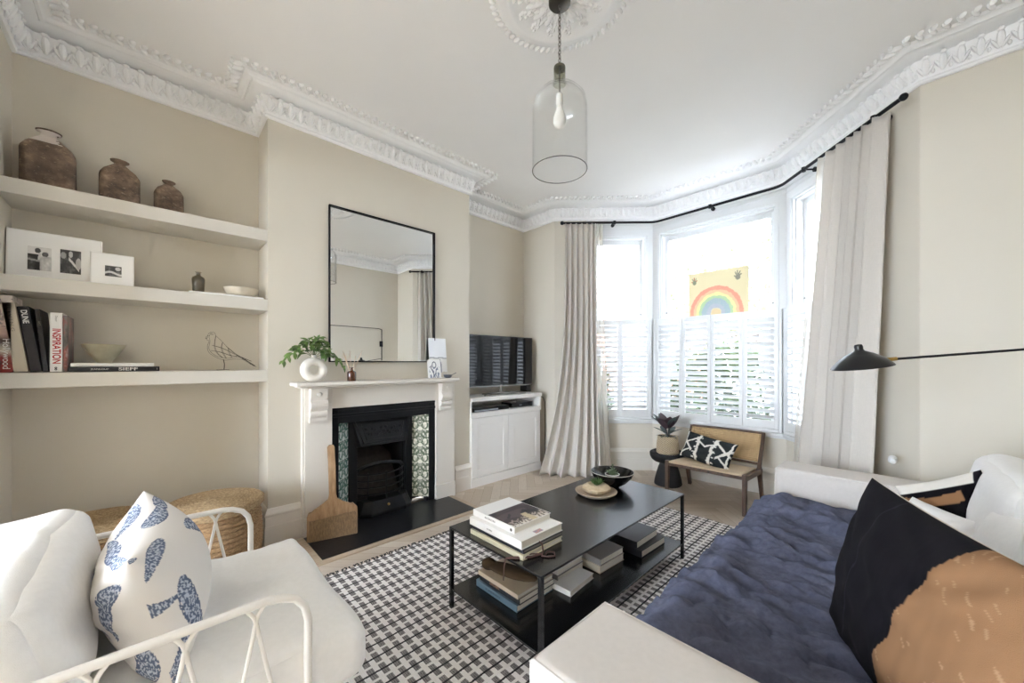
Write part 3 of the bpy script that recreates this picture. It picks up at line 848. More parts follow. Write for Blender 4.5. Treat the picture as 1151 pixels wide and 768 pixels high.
# broom: wide wooden brush leaning on the left jamb
bw_mat = wood('worn_brown_wood', '8a6a4a', 'b08f6c', .6, 5, (8, 8, 1.2), .25)
A = Vector((-2.868, .775, .0115)); Bv = Vector((-2.785, 1.095, .0115)); ax = (Bv - A).normalized(); out_ = Vector((ax.y, -ax.x, 0))
leanv = (Vector((-.135, .035, .66))).normalized()
br_ = thing('wooden_broom', 'wide flat old wooden brush with a short handle leaning on the mantelpiece leg', 'brush', (A + Bv) / 2)
def BP(a, b, d): return A + ax * a + leanv * b + out_ * d
Wd = (Bv - A).length
shape = [(0.0, .0), (.0, .16), (.012, .19), (.03, .192), (.045, .205), (.10, .235), (.135, .262), (.142, .29), (.138, .50), (.134, .63), (.145, .645), (.175, .645), (.184, .63), (.188, .50), (.19, .29), (.197, .262), (.235, .235), (.285, .212), (.30, .215), (.318, .195), (Wd, .18), (Wd - .004, .0)]
mb = MB(); mb.prism(shape, -.012, .014, BP); mb.build('board', bw_mat, br_, world=True, bevel=.004)
N = Nodes('brown_bristles'); g_ = N.noise(6, 4, .7, N.stretch(30, 30, .8))
N.pbsdf(N.ramp(g_, [(.3, lin('75604a')), (.7, lin('a88a66'))]), .9); N.bump(g_, .8, .01)
bs = MB(); br_r = random.Random(2)
for k in range(46):
    a = .02 + (Wd - .036) * k / 45
    top = .135 + .022 * (k / 45) + br_r.uniform(-.004, .004)
    bs.prism([(a - .0045, .002), (a - .0042, top), (a + .0042, top), (a + .0045, .002)], .013, .020 + br_r.uniform(0, .004), BP)
bs.build('bristles', N.m, br_, world=True)

# ------------------------------------------------------------------ mantel things
m_vase = plain('matt_white_ceramic', 'e6e1d8', .8, bump=(70, .35, .003))
VZ = 1.1155
vs_ = thing('donut_vase', 'matt white ring-shaped vase with a hole through it on the mantelpiece', 'vase', (-2.93, .838, VZ), (0, 0, .12))
mb = MB(); nn = 48; mt = 20; R_, r_ = .062, .030
for i in range(nn):
    a = 2 * PI * i / nn
    for j in range(mt):
        b_ = 2 * PI * j / mt
        rr_ = R_ + r_ * math.cos(b_)
        mb.v.append((r_ * 1.25 * math.sin(b_), rr_ * math.cos(a), .088 + rr_ * math.sin(a) * .96))
mb.f += [(i * mt + j, ((i + 1) % nn) * mt + j, ((i + 1) % nn) * mt + (j + 1) % mt, i * mt + (j + 1) % mt) for i in range(nn) for j in range(mt)]
mb.build('body', m_vase, vs_, smooth=180)
mb = MB(); mb.lathe([(.026, .148), (.017, .168), (.016, .182), (.020, .192), (.017, .192), (.013, .182), (.013, .165)], 24, cap=False)
mb.build('neck', m_vase, vs_, smooth=180)
# foliage
leaf_m = Nodes('green_leaf'); f_ = leaf_m.noise(20, 3); leaf_m.pbsdf(leaf_m.ramp(f_, [(.3, lin('3c5a2a')), (.7, lin('86a55a'))]), .4)
leaf_m = leaf_m.m
stem_m = plain('green_stem', '5b6a3c', .6)
def leaf(mb, base, direction, L_, W_, up=(0, 0, 1), curl=.25, seg=6, fold=.25):
    d = Vector(direction).normalized(); u = Vector(up); s_ = d.cross(u)
    if s_.length < .05: s_ = d.cross(Vector((1, 0, 0)))
    s_.normalize(); nrm = s_.cross(d).normalized()
    base = Vector(base); k = len(mb.v)
    for i in range(seg + 1):
        t = i / seg; w_ = W_ / 2 * math.sin(PI * min(1, t * .96 + .03)) ** .8 * (1.15 - .3 * t)
        c_ = base + d * (L_ * t) - nrm * (curl * L_ * t * t)
        mb.v.append(c_ - s_ * w_ + nrm * (w_ * fold)); mb.v.append(c_); mb.v.append(c_ + s_ * w_ + nrm * (w_ * fold))
    for i in range(seg):
        a = k + 3 * i
        mb.f += [(a, a + 1, a + 4, a + 3), (a + 1, a + 2, a + 5, a + 4)]
pl = thing('leafy_sprigs', 'trailing green leafy sprigs standing in the ring-shaped vase', 'plant', (-2.93, .838, VZ + .15))
rg = random.Random(21); st = MB(); lf = MB()
o3 = Vector((-2.93, .838, VZ + .172))
ends = [(.03, -.17, .02), (.05, -.12, .07), (0, -.06, .115), (.02, .03, .14), (.0, .075, .10), (.05, .14, .0), (.03, .19, -.055), (-.02, .10, .05), (.05, -.03, .08), (.06, .06, .02), (.0, -.19, -.02), (.03, .01, .10)]
for ex_ in ends:
    e3 = Vector(ex_); pts = []
    for k in range(9):
        t = k / 8
        p = o3 + e3 * t + Vector((0, 0, .05 * math.sin(PI * t) + .0))
        if p.x < -3.0: p.x = -3.0
        pts.append(p)
    st.tube(pts, [.0018 - .0008 * k / 8 for k in range(9)], 5)
    for k in range(2, 9):
        for q in range(1 if k < 4 else 2):
            t_ = (pts[min(8, k)] - pts[k - 1]).normalized()
            dd = t_ * .6 + Vector((rg.uniform(-.15, .8), rg.uniform(-.9, .9), rg.uniform(-.8, .5)))
            leaf(lf, pts[k], dd, rg.uniform(.035, .06), rg.uniform(.02, .03), (rg.uniform(.2, .8), rg.uniform(-.3, .3), 1), rg.uniform(0, .5))
st.build('stems', stem_m, pl, world=True, smooth=180); lf.build('leaves', leaf_m, pl, world=True, smooth=180)
# reed diffuser
rd = thing('reed_diffuser', 'brown glass bottle with pale reed sticks beside the ring-shaped vase', 'diffuser', (-2.90, 1.092, VZ))
N = Nodes('amber_glass'); N.pbsdf(lin('4a230c'), .08, 0, Coat_Weight=.6); m_amber = N.m
mb = MB(); mb.lathe([(.0, 0), (.030, 0), (.032, .004), (.032, .062), (.029, .070), (.014, .078), (.0125, .082), (.0125, .098), (.015, .099), (.015, .103), (.009, .103), (.009, .09)], 32, cap=False)
mb.build('bottle', m_amber, rd, smooth=50)
for k in range(9):
    a = 2 * PI * k / 9 + .3; tl = .22 + .10 * ((k * 7) % 3) / 2
    MB().tube([(-.006 * math.cos(a), -.006 * math.sin(a), .02), (.17 * tl * math.cos(a) * 1.0, .26 * tl * math.sin(a), .19 + .02 * (k % 3))], .0016, 6).build('reed', plain('reed_stick', 'dcc7b2', .8), rd, smooth=60)
# prints leaning on the wall, right of the mantel
def card_paint(kind):
    def fn(u, v):
        if kind == 0:
            c = lin('eef0f4') if v > .5 else lin('e6e5e2')
            if abs(v - .5 - .01 * math.sin(u * 12)) < .018: c = lin('a4a6ac')
            if v < .5:
                if (u - .62) ** 2 / .006 + (v - .24) ** 2 / .03 < 1: c = lin('8e9098')
                if abs(u - .6) < .03 and .28 < v < .46: c = lin('6e7078')
                if v < .14 + .05 * nz(u * 4, 0, 1): c = lin('cfc7b8')
        else:
            c = lin('eeeeee')
            d = abs(math.hypot((u - .5) * 1.2, v - .72) - .17)
            if d < .03: c = lin('5d6475')
            if nz(u * 7, v * 7, 9) > .12 and .1 < u < .9 and v < .62: c = lin('8790a2')
            if abs(u - .35 - .1 * math.sin(v * 8)) < .03 and v < .7: c = lin('4f5666')
            if abs(u - .7 + .1 * math.sin(v * 6)) < .025 and v < .6: c = lin('5d6475')
        return c
    return fn
def art_card(label, y, w_, h_, x, lean, kind):
    r = thing('art_card', label, 'picture', (x, y, VZ + .0006), (0, -math.radians(lean), 0), 'cards on the mantelpiece')
    MB().box(-.003, 0, -w_ / 2, w_ / 2, 0, h_).build('card', m_whitepaper, r)
    g = MB(); g.grid(lambda u, v: (.0006, -w_ / 2 + w_ * (.01 + .98 * u), h_ * (.01 + .98 * v)), 50, 70, card_paint(kind)); g.build('printed_picture', m_print, r)
art_card('tall pale card with a grey line drawing, behind the smaller card on the mantelpiece', 1.905, .185, .365, -2.965, 6, 0)
art_card('small white card with a blue-grey line drawing leaning on the tall card', 1.835, .135, .165, -2.925, 8, 1)
pn = thing('small_pan', 'tiny grey dish with a spoon-like handle at the right end of the mantelpiece', 'dish', (-2.885, 1.945, VZ), (0, 0, 0))
m_gd = plain('grey_enamel', '5b6068', .4)
mb = MB(); mb.lathe([(0, 0), (.022, 0), (.032, .008), (.040, .028), (.042, .030), (.036, .024), (.028, .01), (0, .006)], 32, cap=False); mb.build('dish', m_gd, pn, smooth=50)
MB().tube([(0, .036, .024), (.004, .06, .034), (.006, .085, .046)], [.004, .003, .0045], 8).build('handle', m_gd, pn, smooth=60)
# mirror
mi = thing('wall_mirror', 'large square mirror with a thin black frame hung above the mantelpiece', 'mirror', (XB + .002, 1.425, 1.85))
y0, y1, z0, z1 = .966, 1.886, 1.258, 2.447; fw = .009
mb = MB(); mb.box(XB + .001, XB + .026, y0, y0 + fw, z0, z1); mb.box(XB + .001, XB + .026, y1 - fw, y1, z0, z1); mb.box(XB + .001, XB + .026, y0 + fw, y1 - fw, z0, z0 + fw); mb.box(XB + .001, XB + .026, y0 + fw, y1 - fw, z1 - fw, z1)
mb.build('frame', m_black, mi, world=True, bevel=.002)
N = Nodes('mirror_glass'); N.pbsdf((.88, .89, .88), .0, 1); MB().box(XB + .001, XB + .008, y0 + fw, y1 - fw, z0 + fw, z1 - fw).build('glass', N.m, mi, world=True)

# ------------------------------------------------------------------ TV cabinet in the right recess
cb = thing('tv_cabinet', 'off-white built-in cabinet with panelled doors and an open slot under the television', 'cabinet', (-3.2, 2.82, 0))
CY0, CY1, CX = YB1 + .001, 3.335, -3.0
mb = MB(); mb.box(-3.408, CX - .02, CY0, CY1, 0, .70); mb.box(-3.408, CX, CY0, CY1, .70, .745)
mb.box(-3.408, CX, CY0, CY0 + .012, .745, .86); mb.box(-3.408, CX, CY1 - .03, CY1, .745, .86); mb.box(-3.408, -3.39, CY0, CY1, .745, .86)
mb.box(CX - .02, CX, CY0, CY1, 0, .09)
mb.build('body', m_cab, cb, world=True, bevel=.002)
MB().box(-3.408, CX + .006, CY0, CY1 + .006, .86, .90).build('top', m_cab, cb, world=True, bevel=.003)
half = (CY1 - CY0 - .03) / 2
for k in range(2):
    a = CY0 + .008 + k * (half + .004) ; b = a + half; z0, z1 = .095, .695
    mb = MB(); mb.box(CX - .019, CX - .008, a, b, z0, z1)
    f = .075
    mb.box(CX - .008, CX, a, a + f, z0, z1); mb.box(CX - .008, CX, b - f, b, z0, z1); mb.box(CX - .008, CX, a + f, b - f, z0, z0 + f); mb.box(CX - .008, CX, a + f, b - f, z1 - f, z1)
    mb.build('door', m_cab, cb, world=True, bevel=.002)
# set-top box in the slot
m_dark_gloss = plain('dark_gloss_plastic', '141418', .15, coat_weight=0) if False else plain('dark_gloss_plastic', '131317', .15)
sb = thing('media_box', 'flat black media player in the open slot of the cabinet', 'media player', (-3.12, 2.62, .7456))
MB().box(-3.28, -3.05, 2.36, 2.86, .7462, .79).build('case', m_dark_gloss, sb, world=True, bevel=.003)
MB().box(-3.0495, -3.0485, 2.38, 2.70, .752, .768).build('front_strip', plain('silver_strip', 'a9adb3', .3, .7), sb, world=True)
sb = thing('media_box', 'slim black box at the right end of the cabinet slot', 'media player', (-3.12, 3.07, .7456))
MB().box(-3.26, -3.08, 2.93, 3.27, .7462, .80).build('case', m_dark_gloss, sb, world=True, bevel=.003)
MB().box(-3.0795, -3.0785, 3.05, 3.09, .765, .775).build('display', plain('pale_display', '8f959c', .3), sb, world=True)
# television
TVX, TVY, TA = -3.17, 2.85, math.radians(-2)
tv = thing('television', 'black flat television on its low stand on top of the built-in cabinet', 'television', (TVX, TVY, .9005), (0, 0, TA))
tw, z0, z1 = .99, .085, .655
MB().box(-.03, .0, -tw / 2, tw / 2, z0, z1).build('casing', m_dark_gloss, tv, bevel=.006)
N = Nodes('tv_screen'); N.pbsdf(lin('060608'), .05, 0, Specular_IOR_Level=.4); MB().box(.0, .0015, -tw / 2 + .014, tw / 2 - .014, z0 + .028, z1 - .014).build('screen', N.m, tv)
MB().box(.0, .003, -tw / 2 + .004, tw / 2 - .004, z0 + .002, z0 + .014).build('lower_trim', m_chrome, tv)
mb = MB(); mb.tube([(.09, -.30, .004), (.04, -.12, .012), (0, 0, .02), (.04, .12, .012), (.09, .30, .004)], .009, 8); mb.tube([(-.09, -.2, .006), (0, 0, .02), (-.09, .2, .006)], .009, 8)
mb.tube([(0, 0, .02), (-.01, 0, z0 + .02)], .018, 10)
mb.build('stand', m_chrome, tv, smooth=60)
sp_ = thing('speaker', 'small black speaker behind the right edge of the television', 'speaker', (-3.27, 3.395, .9005))
MB().box(-.05, .05, -.05, -.063 + .0, 0, .22).build('case', m_dark_gloss, sp_, bevel=.004) if False else MB().box(-.06, .06, -.085, .01 - .075 + .0 + .055, 0, .25).build('case', plain('black_speaker_case', '1a1a1d', .5), sp_, bevel=.005)
mb = MB(); mb.tube([(-3.10, 3.40, .86), (-3.05, 3.42, .84), (-3.03, 3.435, .78), (-3.028, 3.437, .5), (-3.03, 3.436, .26), (-3.01, 3.42, .02), (-2.95, 3.38, .006), (-2.88, 3.36, .006)], .004, 6)
o = mb.build('power_cable', m_black, None, smooth=60, origin=(-3.028, 3.437, 0)); tag(o, 'thin dark cable running down the wall right of the cabinet', 'cable')
# ------------------------------------------------------------------ curtain pole and curtains
RZ = 2.85
rail = [Vector((-2.722, 3.40, RZ)), Vector((-1.990, 4.135, RZ)), Vector((-.80, 4.115, RZ)), Vector((-.030, 3.28, RZ))]
def along(path, d):
    for i in range(len(path) - 1):
        L_ = (path[i + 1] - path[i]).length
        if d <= L_ or i == len(path) - 2: return path[i].lerp(path[i + 1], d / L_)
        d -= L_
# round the bends
pp = []
for i, p in enumerate(rail):
    if 0 < i < len(rail) - 1:
        a = (rail[i - 1] - p).normalized(); b = (rail[i + 1] - p).normalized()
        for t in (0, .25, .5, .75, 1):
            pp.append((p + a * .06 * (1 - t) ** 2 + b * .06 * t * t))
    else: pp.append(p)
cr = thing('curtain_rail', 'black metal curtain pole bent round the bay below the cornice', 'curtain rail', (-1.4, 4.1, RZ))
MB().tube(pp, .0125, 12).build('pole', m_black, cr, world=True, smooth=60)
for p in (rail[0], rail[-1]):
    d_ = (p - (rail[1] if p is rail[0] else rail[2])).normalized()
    m_ = MB(); m_.ell(p + d_ * .012, (.022, .022, .022), 14, 10); m_.build('finial', m_black, cr, world=True, smooth=180)
def bracket(p, outward):
    o_ = Vector(outward).normalized(); m_ = MB()
    m_.tube([p - o_ * .0, p + o_ * .09], .007, 8); m_.tube([p + o_ * .082, p + o_ * .10], .02, 12)
    m_.tube([p + Vector((0, 0, -.018)), p + Vector((0, 0, .018))], .016, 10)
    m_.build('bracket', m_black, cr, world=True, smooth=50)
s_ = math.sqrt(.5)
bracket(Vector((-2.31, 3.813, RZ)), (-s_, s_, 0)); bracket(Vector((-1.40, 4.125, RZ)), (0, 1, 0))
bracket(Vector((-.60, 3.90, RZ)), (.735, .678, 0)); bracket(Vector((-.16, 3.42, RZ)), (.735, .678, 0))

def linen(name, c, trans, holes):
    N = Nodes(name); col = lin(c)
    uvw = N.stretch(1, 1, 1)
    f = N.noise(240, 3, .6, N.stretch(1, 1, .15)); f2 = N.noise(240, 3, .6, N.stretch(.2, .2, 1.4))
    ff = N.math('MULTIPLY', N.math('ADD', f, f2), .5)
    cc = N.ramp(ff, [(.35, tuple(v * .93 for v in col)), (.65, col)])
    df = N.n('ShaderNodeBsdfDiffuse'); tl = N.n('ShaderNodeBsdfTranslucent'); N.l(cc, df.inputs[0]); N.l(cc, tl.inputs[0])
    m1 = N.n('ShaderNodeMixShader'); m1.inputs[0].default_value = trans
    N.l(df.outputs[0], m1.inputs[1]); N.l(tl.outputs[0], m1.inputs[2])
    tp = N.n('ShaderNodeBsdfTransparent'); m2 = N.n('ShaderNodeMixShader'); m2.inputs[0].default_value = holes
    N.l(m1.outputs[0], m2.inputs[1]); N.l(tp.outputs[0], m2.inputs[2]); N.l(m2.outputs[0], N.out.inputs[0])
    return N.m
m_linen = linen('natural_linen', 'e2dcd4', .18, .0)
m_sheer = linen('sheer_linen', 'e9e4da', .45, .42)
def curve_pt(pts, t):
    n_ = len(pts) - 1; x = min(.99999, max(0, t)) * n_; i = int(x); f = x - i
    a = pts[max(0, i - 1)]; b = pts[i]; c = pts[i + 1]; d = pts[min(n_, i + 2)]
    return .5 * ((2 * b) + (c - a) * f + (2 * a - 5 * b + 4 * c - d) * f * f + (3 * b - a - 3 * c + d) * f ** 3)
def curtain(mb, top, bot, ztop, nf, amp0, amp1, seed, flare=2.0, nu=260, nv=60, u0=0, u1=1, zb=.004, sway=0, jag=0):
    rr_ = random.Random(seed)
    ph = [rr_.uniform(-.35, .35) for _ in range(nf + 2)]; am = [rr_.uniform(.65, 1.25) for _ in range(nf + 2)]
    def fn(a, v):
        u = u0 + (u1 - u0) * a
        h = 1 - v            # 0 at the bottom
        t = v                # 0 top .. 1 bottom
        w_ = t ** flare
        P = curve_pt(top, u).lerp(curve_pt(bot, u), w_)
        eps = .01
        d = (curve_pt(top, min(1, u + eps)) - curve_pt(top, max(0, u - eps))).lerp(curve_pt(bot, min(1, u + eps)) - curve_pt(bot, max(0, u - eps)), w_)
        d.z = 0; d.normalize(); nrm = Vector((d.y, -d.x, 0))
        x = u * nf; i = int(x); f = x - i
        p_ = ph[i] * (1 - f) + ph[i + 1] * f; a_ = am[i] * (1 - f) + am[i + 1] * f
        amp = (amp0 + (amp1 - amp0) * t ** .8) * a_
        ang = 2 * PI * (x + p_ * (.35 + .65 * t))
        wv = math.sin(ang) + .25 * math.sin(2 * ang + 1.3)
        q = P + nrm * (wv * amp + nz(u * 6, t * 3, seed) * .015 * t) + d * (.35 * amp * math.cos(ang))
        z = ztop + (zb - ztop) * t
        if t > .985: z += .003
        q.z = z
        return q
    mb.grid(fn, nu, nv); return mb
V2 = lambda x, y: Vector((x, y, 0))
lc = thing('curtain', 'long natural linen curtain pooling on the floor left of the bay, beside the television cabinet', 'curtain', (-2.6, 3.5, 0))
top = [along(rail, .015), along(rail, .13), along(rail, .25), along(rail, .36)]
top = [V2(p.x, p.y) for p in top]
bot = [V2(-2.88, 3.13), V2(-2.66, 3.22), V2(-2.47, 3.38), V2(-2.36, 3.58)]
curtain(MB(), top, bot, RZ - .010, 6, .028, .060, 4, flare=3.2, zb=.006).build('panel', m_linen, lc, world=True, smooth=180, solid=.003)
top2 = [V2(*(along(rail, d).xy)) for d in (.36, .39, .425, .45)]
bot2 = [V2(-2.36, 3.58), V2(-2.35, 3.66), V2(-2.34, 3.74), V2(-2.33, 3.80)]
curtain(MB(), top2, bot2, RZ - .011, 4, .012, .016, 9, flare=1.6, nu=80, zb=.02).build('sheer_edge', m_sheer, lc, world=True, smooth=180)
rc = thing('curtain', 'straight natural linen curtain at the right side of the bay, behind the sofa arm', 'curtain', (-.3, 3.6, 0))
LR = sum((rail[i + 1] - rail[i]).length for i in range(3))
tops = [V2(*(along(rail, LR - d).xy)) for d in (.66, .50, .36, .24, .115)]
bots = [V2(-.665, 3.83), V2(-.55, 3.70), V2(-.44, 3.56), V2(-.33, 3.44), V2(-.225, 3.30)]
curtain(MB(), tops, bots, RZ - .010, 7, .036, .050, 17, flare=1.0, zb=.012, u0=.14).build('panel', m_linen, rc, world=True, smooth=180, solid=.003)
curtain(MB(), tops, bots, RZ - .011, 7, .036, .050, 17, flare=1.0, zb=.012, u0=0, u1=.14, nu=60).build('sheer_edge', m_sheer, rc, world=True, smooth=180)
# white knob by the right curtain
kn = MB(); kn.lathe([(.022, 0), (.022, .006), (.009, .012), (.009, .04), (.016, .05), (.020, .062), (.014, .072), (0, .074)], 20, M=Matrix.Translation((-.07, 3.33, .65)) @ Matrix.Rotation(PI / 2, 4, 'X'))
for i_, v_ in enumerate(kn.v): kn.v[i_] = (v_[0], v_[1] + .028, v_[2])
o = kn.build('tieback', m_white, None, smooth=50, origin=(-.07, 3.358, .65)); tag(o, 'small white tieback peg on the wall low beside the right curtain', 'tieback')

# ------------------------------------------------------------------ pendant lamp
PX, PY = RC.x, RC.y
pd = thing('pendant_lamp', 'clear glass bottle-shaped pendant lamp hanging on a chain from the ceiling rose', 'lamp', (PX, PY, 3.085))
MB().lathe([(.0, 0), (.052, 0), (.055, -.006), (.055, -.022), (.05, -.028), (0, -.03)][::-1], 32, (0, 0, 0)).build('canopy', plain('pewter', '5d5953', .4, .8), pd, smooth=50)
ch = MB(); z = 3.055 - 3.085; k = 0
zend = 2.745 - 3.085
nl = 15; ll = (z - zend) / nl
for k in range(nl):
    zc = z - ll * (k + .5); pts = []
    for q in range(12):
        a = 2 * PI * q / 12; x = .0065 * math.cos(a); zz = zc + ll * .62 * math.sin(a)
        pts.append((x, 0, zz) if k % 2 else (0, x, zz))
    ch.tube(pts, .0024, 6, closed=True)
ch.build('chain', m_chrome, pd, smooth=180)
gz = 3.085
m_clear = glass_mat('clear_glass', (.985, .988, .985), .10)
gb = MB(); prof_ = [(.0, 2.742), (.022, 2.742), (.027, 2.736), (.028, 2.72), (.028, 2.665), (.034, 2.648), (.06, 2.635), (.10, 2.612), (.128, 2.578), (.137, 2.535), (.138, 2.30), (.137, 2.222), (.134, 2.222), (.134, 2.30), (.133, 2.53), (.124, 2.572), (.097, 2.604), (.06, 2.627), (.03, 2.642), (.023, 2.66), (.023, 2.72)]
gb.lathe([(r, zz - gz) for r, zz in prof_], 64, cap=False)
gb.build('shade', m_clear, pd, smooth=70)
MB().lathe([(.0285, 2.732 - gz), (.029, 2.72 - gz), (.029, 2.668 - gz), (.032, 2.655 - gz)], 32, cap=False).build('glass_neck', glass_mat('greenish_glass', (.72, .73, .64), .14), pd, smooth=70)
MB().tube([(.1365 * math.cos(a * PI / 32), .1365 * math.sin(a * PI / 32), 2.222 - gz) for a in range(64)], .0022, 6, closed=True).build('shade_rim', plain('dark_glass_edge', '4e4e4c', .2), pd, smooth=180)
nk = MB(); nk.lathe([(.0, 2.746 - gz), (.020, 2.750 - gz), (.0285, 2.744 - gz), (.0292, 2.738 - gz), (.0292, 2.730 - gz)], 32, cap=False); nk.build('cap', plain('bronze_cap', '77725f', .35, .6), pd, smooth=60)
MB().tube([(0, 0, 2.74 - gz), (0, 0, 2.60 - gz)], .004, 8).build('cord', m_chrome, pd, smooth=60)
MB().lathe([(0, 2.61 - gz), (.016, 2.605 - gz), (.018, 2.56 - gz), (.014, 2.545 - gz), (0, 2.544 - gz)], 20).build('lamp_holder', plain('white_lamp_holder', 'e3e1dc', .4), pd, smooth=50)
bl = MB(); bl.lathe([(.013, 2.545 - gz), (.016, 2.53 - gz), (.030, 2.49 - gz), (.032, 2.465 - gz), (.024, 2.442 - gz), (0, 2.434 - gz)], 24)
bl.build('bulb', plain('frosted_bulb', 'f2efe9', .3), pd, smooth=180)

# ------------------------------------------------------------------ wall lamp with two arms on the right wall
wl = thing('wall_lamp', 'black wall lamp with a long thin arm and a dome shade reaching over the sofa', 'lamp', (XR, 3.0, 1.5))
WY, WX = 3.03, XR
mb = MB(); mb.tube([(WX - .03, WY, 1.30), (WX - .03, WY, 1.86)], .008, 10); mb.tube([(WX, WY, 1.60), (WX - .03, WY, 1.60)], .008, 8)
mb.build('post', m_black, wl, world=True, smooth=60)
MB().box(WX - .014, WX - .001, WY - .03, WY + .03, 1.55, 1.65).build('wall_plate', m_black, wl, world=True, bevel=.003)
HD = Vector((-.155, 2.365, 1.275))
mb = MB(); p0 = Vector((WX - .03, WY, 1.335)); tip = Vector((-.05, 2.40, 1.268))
mb.tube([p0 + Vector((0, 0, 0)), p0.lerp(tip, .5), tip], .0055, 8); mb.build('arm', m_black, wl, world=True, smooth=60)
mb = MB(); mb.tube([(WX - .03, WY, 1.86), (WX - .05, WY - .08, 1.875), (WX - .09, WY - .6, 1.875), (WX - .12, WY - 1.35, 1.87)], .0055, 8); mb.build('arm', m_black, wl, world=True, smooth=60)
def shade(c, tilt_dir, tilt, name='lamp_shade'):
    R = Matrix.Translation(c) @ Matrix.Rotation(tilt, 4, tilt_dir) @ Matrix.Scale(.85, 4)
    m_ = MB(); pr = [(.014, .072), (.017, .068), (.019, .060), (.018, .046), (.024, .036), (.06, .018), (.10, -.012), (.13, -.045), (.133, -.052), (.127, -.048), (.098, -.018), (.058, .01), (.02, .028), (.0, .032)]
    m_.lathe([(0, .074)] + pr, 40, M=R, cap=False)
    return m_.build(name, m_shade, wl, world=True, smooth=50)
m_shade = plain('satin_black_enamel', '141416', .28)
ax = Vector((F_ := -.7239816 * 1, .68982, 0))
shade(HD, ax, math.radians(-9))
shade(Vector((WX - .17, WY - 1.42, 1.83)), Vector((0, 1, 0)), .4)
mb = MB(); mb.tube([tip + Vector((.012, .008, .002)), tip + Vector((-.02, -.008, -.002))], .0085, 10); mb.ell(HD + Vector((.05, .03, -.012)), (.008, .008, .008), 8, 6)
mb.tube([tip + Vector((-.02, -.008, -.002)), HD + Vector((.04, .02, -.008))], .004, 8)
mb.build('swivel_joint', m_brass, wl, world=True, smooth=60)
# ------------------------------------------------------------------ rug
RX0, RX1, RY0, RY1 = -2.335, -.54, -.50, 3.205
N = Nodes('woven_check_rug')
sx = N.n('ShaderNodeSeparateXYZ'); N.l(N.coord(), sx.inputs[0])
wob = N.noise(7, 2)
X = N.math('ADD', sx.outputs[0], N.math('MULTIPLY', N.math('SUBTRACT', wob, .5), .012))
Y = N.math('ADD', sx.outputs[1], N.math('MULTIPLY', N.math('SUBTRACT', N.noise(6, 2, .5, N.stretch(1, 1.3, 1)), .5), .010))
PXr, PYr = .0755, .0485
fx = N.math('FRACT', N.math('ADD', N.math('DIVIDE', X, PXr), 100.0)); fy = N.math('FRACT', N.math('ADD', N.math('DIVIDE', Y, PYr), 100.0))
dxl = N.math('ABSOLUTE', N.math('SUBTRACT', fx, .5))            # 0 on the black yarn, .5 on the white yarn
band = N.math('LESS_THAN', fy, .54)
strand = N.math('FRACT', N.math('MULTIPLY', fy, 6.0)); gap = N.math('GREATER_THAN', strand, .78)
n1 = N.noise(130, 3, .6); n2 = N.noise(420, 3)
dark = N.ramp(n1, [(.3, lin('4a4647')), (.7, lin('938d8a'))]); light = N.ramp(n2, [(.3, lin('dcd7d3')), (.7, lin('f2efec'))])
c = N.mix(band, light, dark)
c = N.mix(N.math('MULTIPLY', N.math('MULTIPLY', band, gap), .55), c, lin('b6b0aa'))
c = N.mix(N.math('GREATER_THAN', dxl, .415), c, lin('e6e2dd'))
c = N.mix(N.math('LESS_THAN', dxl, N.math('MULTIPLY_ADD', n1, .07, .022)), c, lin('262427'))
N.pbsdf(c, .95)
hgt = N.math('ADD', N.math('ABSOLUTE', N.math('SINE', N.math('MULTIPLY', sx.outputs[1], PI / PYr * 6))), N.math('MULTIPLY', n2, .8))
N.bump(hgt, .35, .004); m_rug = N.m
rug = thing('rug', 'woven black, grey and white check rug with tufted edges under the coffee table', 'rug', ((RX0 + RX1) / 2, (RY0 + RY1) / 2, 0))
g = MB(); hx, hy = (RX1 - RX0) / 2, (RY1 - RY0) / 2
def rugz(u, v):
    x, y = -hx + 2 * hx * u, -hy + 2 * hy * v
    ed = .006 * math.sin(y * 40 + nz(y * 9, 0, 3) * 3) if u < .001 else 0
    return (x + ed, y + (.004 * math.sin(x * 23) if v > .999 else 0), .0085 + .0015 * nz(x * 4, y * 4, 0))
g.grid(rugz, 80, 120)
g.box(-hx + .003, hx - .003, -hy + .003, hy - .003, .0006, .006)
g.build('pile', m_rug, rug, smooth=30)
fr = MB(); rf = random.Random(6); y = -hy
while y < hy:
    for q in range(3):
        a = rf.uniform(-1.2, 1.2); L_ = rf.uniform(.012, .026)
        p = Vector((-hx + .004, y + rf.uniform(-.006, .006), .008))
        fr.tube([p, p + Vector((-L_ * .5, L_ * .3 * a, .008)), p + Vector((-L_, L_ * .6 * a, .001))], .0026, 4)
    y += .0245
fo = fr.build('fringe', plain('dark_fringe', '2c2a2c', .9), rug); fo['kind'] = 'stuff'

# ------------------------------------------------------------------ coffee table
TX0, TX1, TY0, TY1 = -1.612, -.985, 1.095, 2.452; TZ = .42
m_table = plain('black_powder_coated_steel', '101012', .25, .0, bump=(260, .03, .001), var=(3, .12), Coat_Weight=.45, Coat_Roughness=.12, Specular_IOR_Level=.35)
ct = thing('coffee_table', 'low black metal coffee table with a lower shelf in the middle of the rug', 'table', ((TX0 + TX1) / 2, (TY0 + TY1) / 2, .009))
MB().box(TX0, TX1, TY0, TY1, TZ - .010, TZ).build('table_top', m_table, ct, world=True, bevel=.0015)
MB().box(TX0 + .004, TX1 - .004, TY0 + .004, TY1 - .004, .100, .110).build('lower_shelf', m_table, ct, world=True, bevel=.0015)
for x in (TX0, TX1 - .018):
    for y in (TY0, TY1 - .018):
        MB().box(x, x + .018, y, y + .018, .009, TZ - .010).build('leg', m_table, ct, world=True, bevel=.0012)

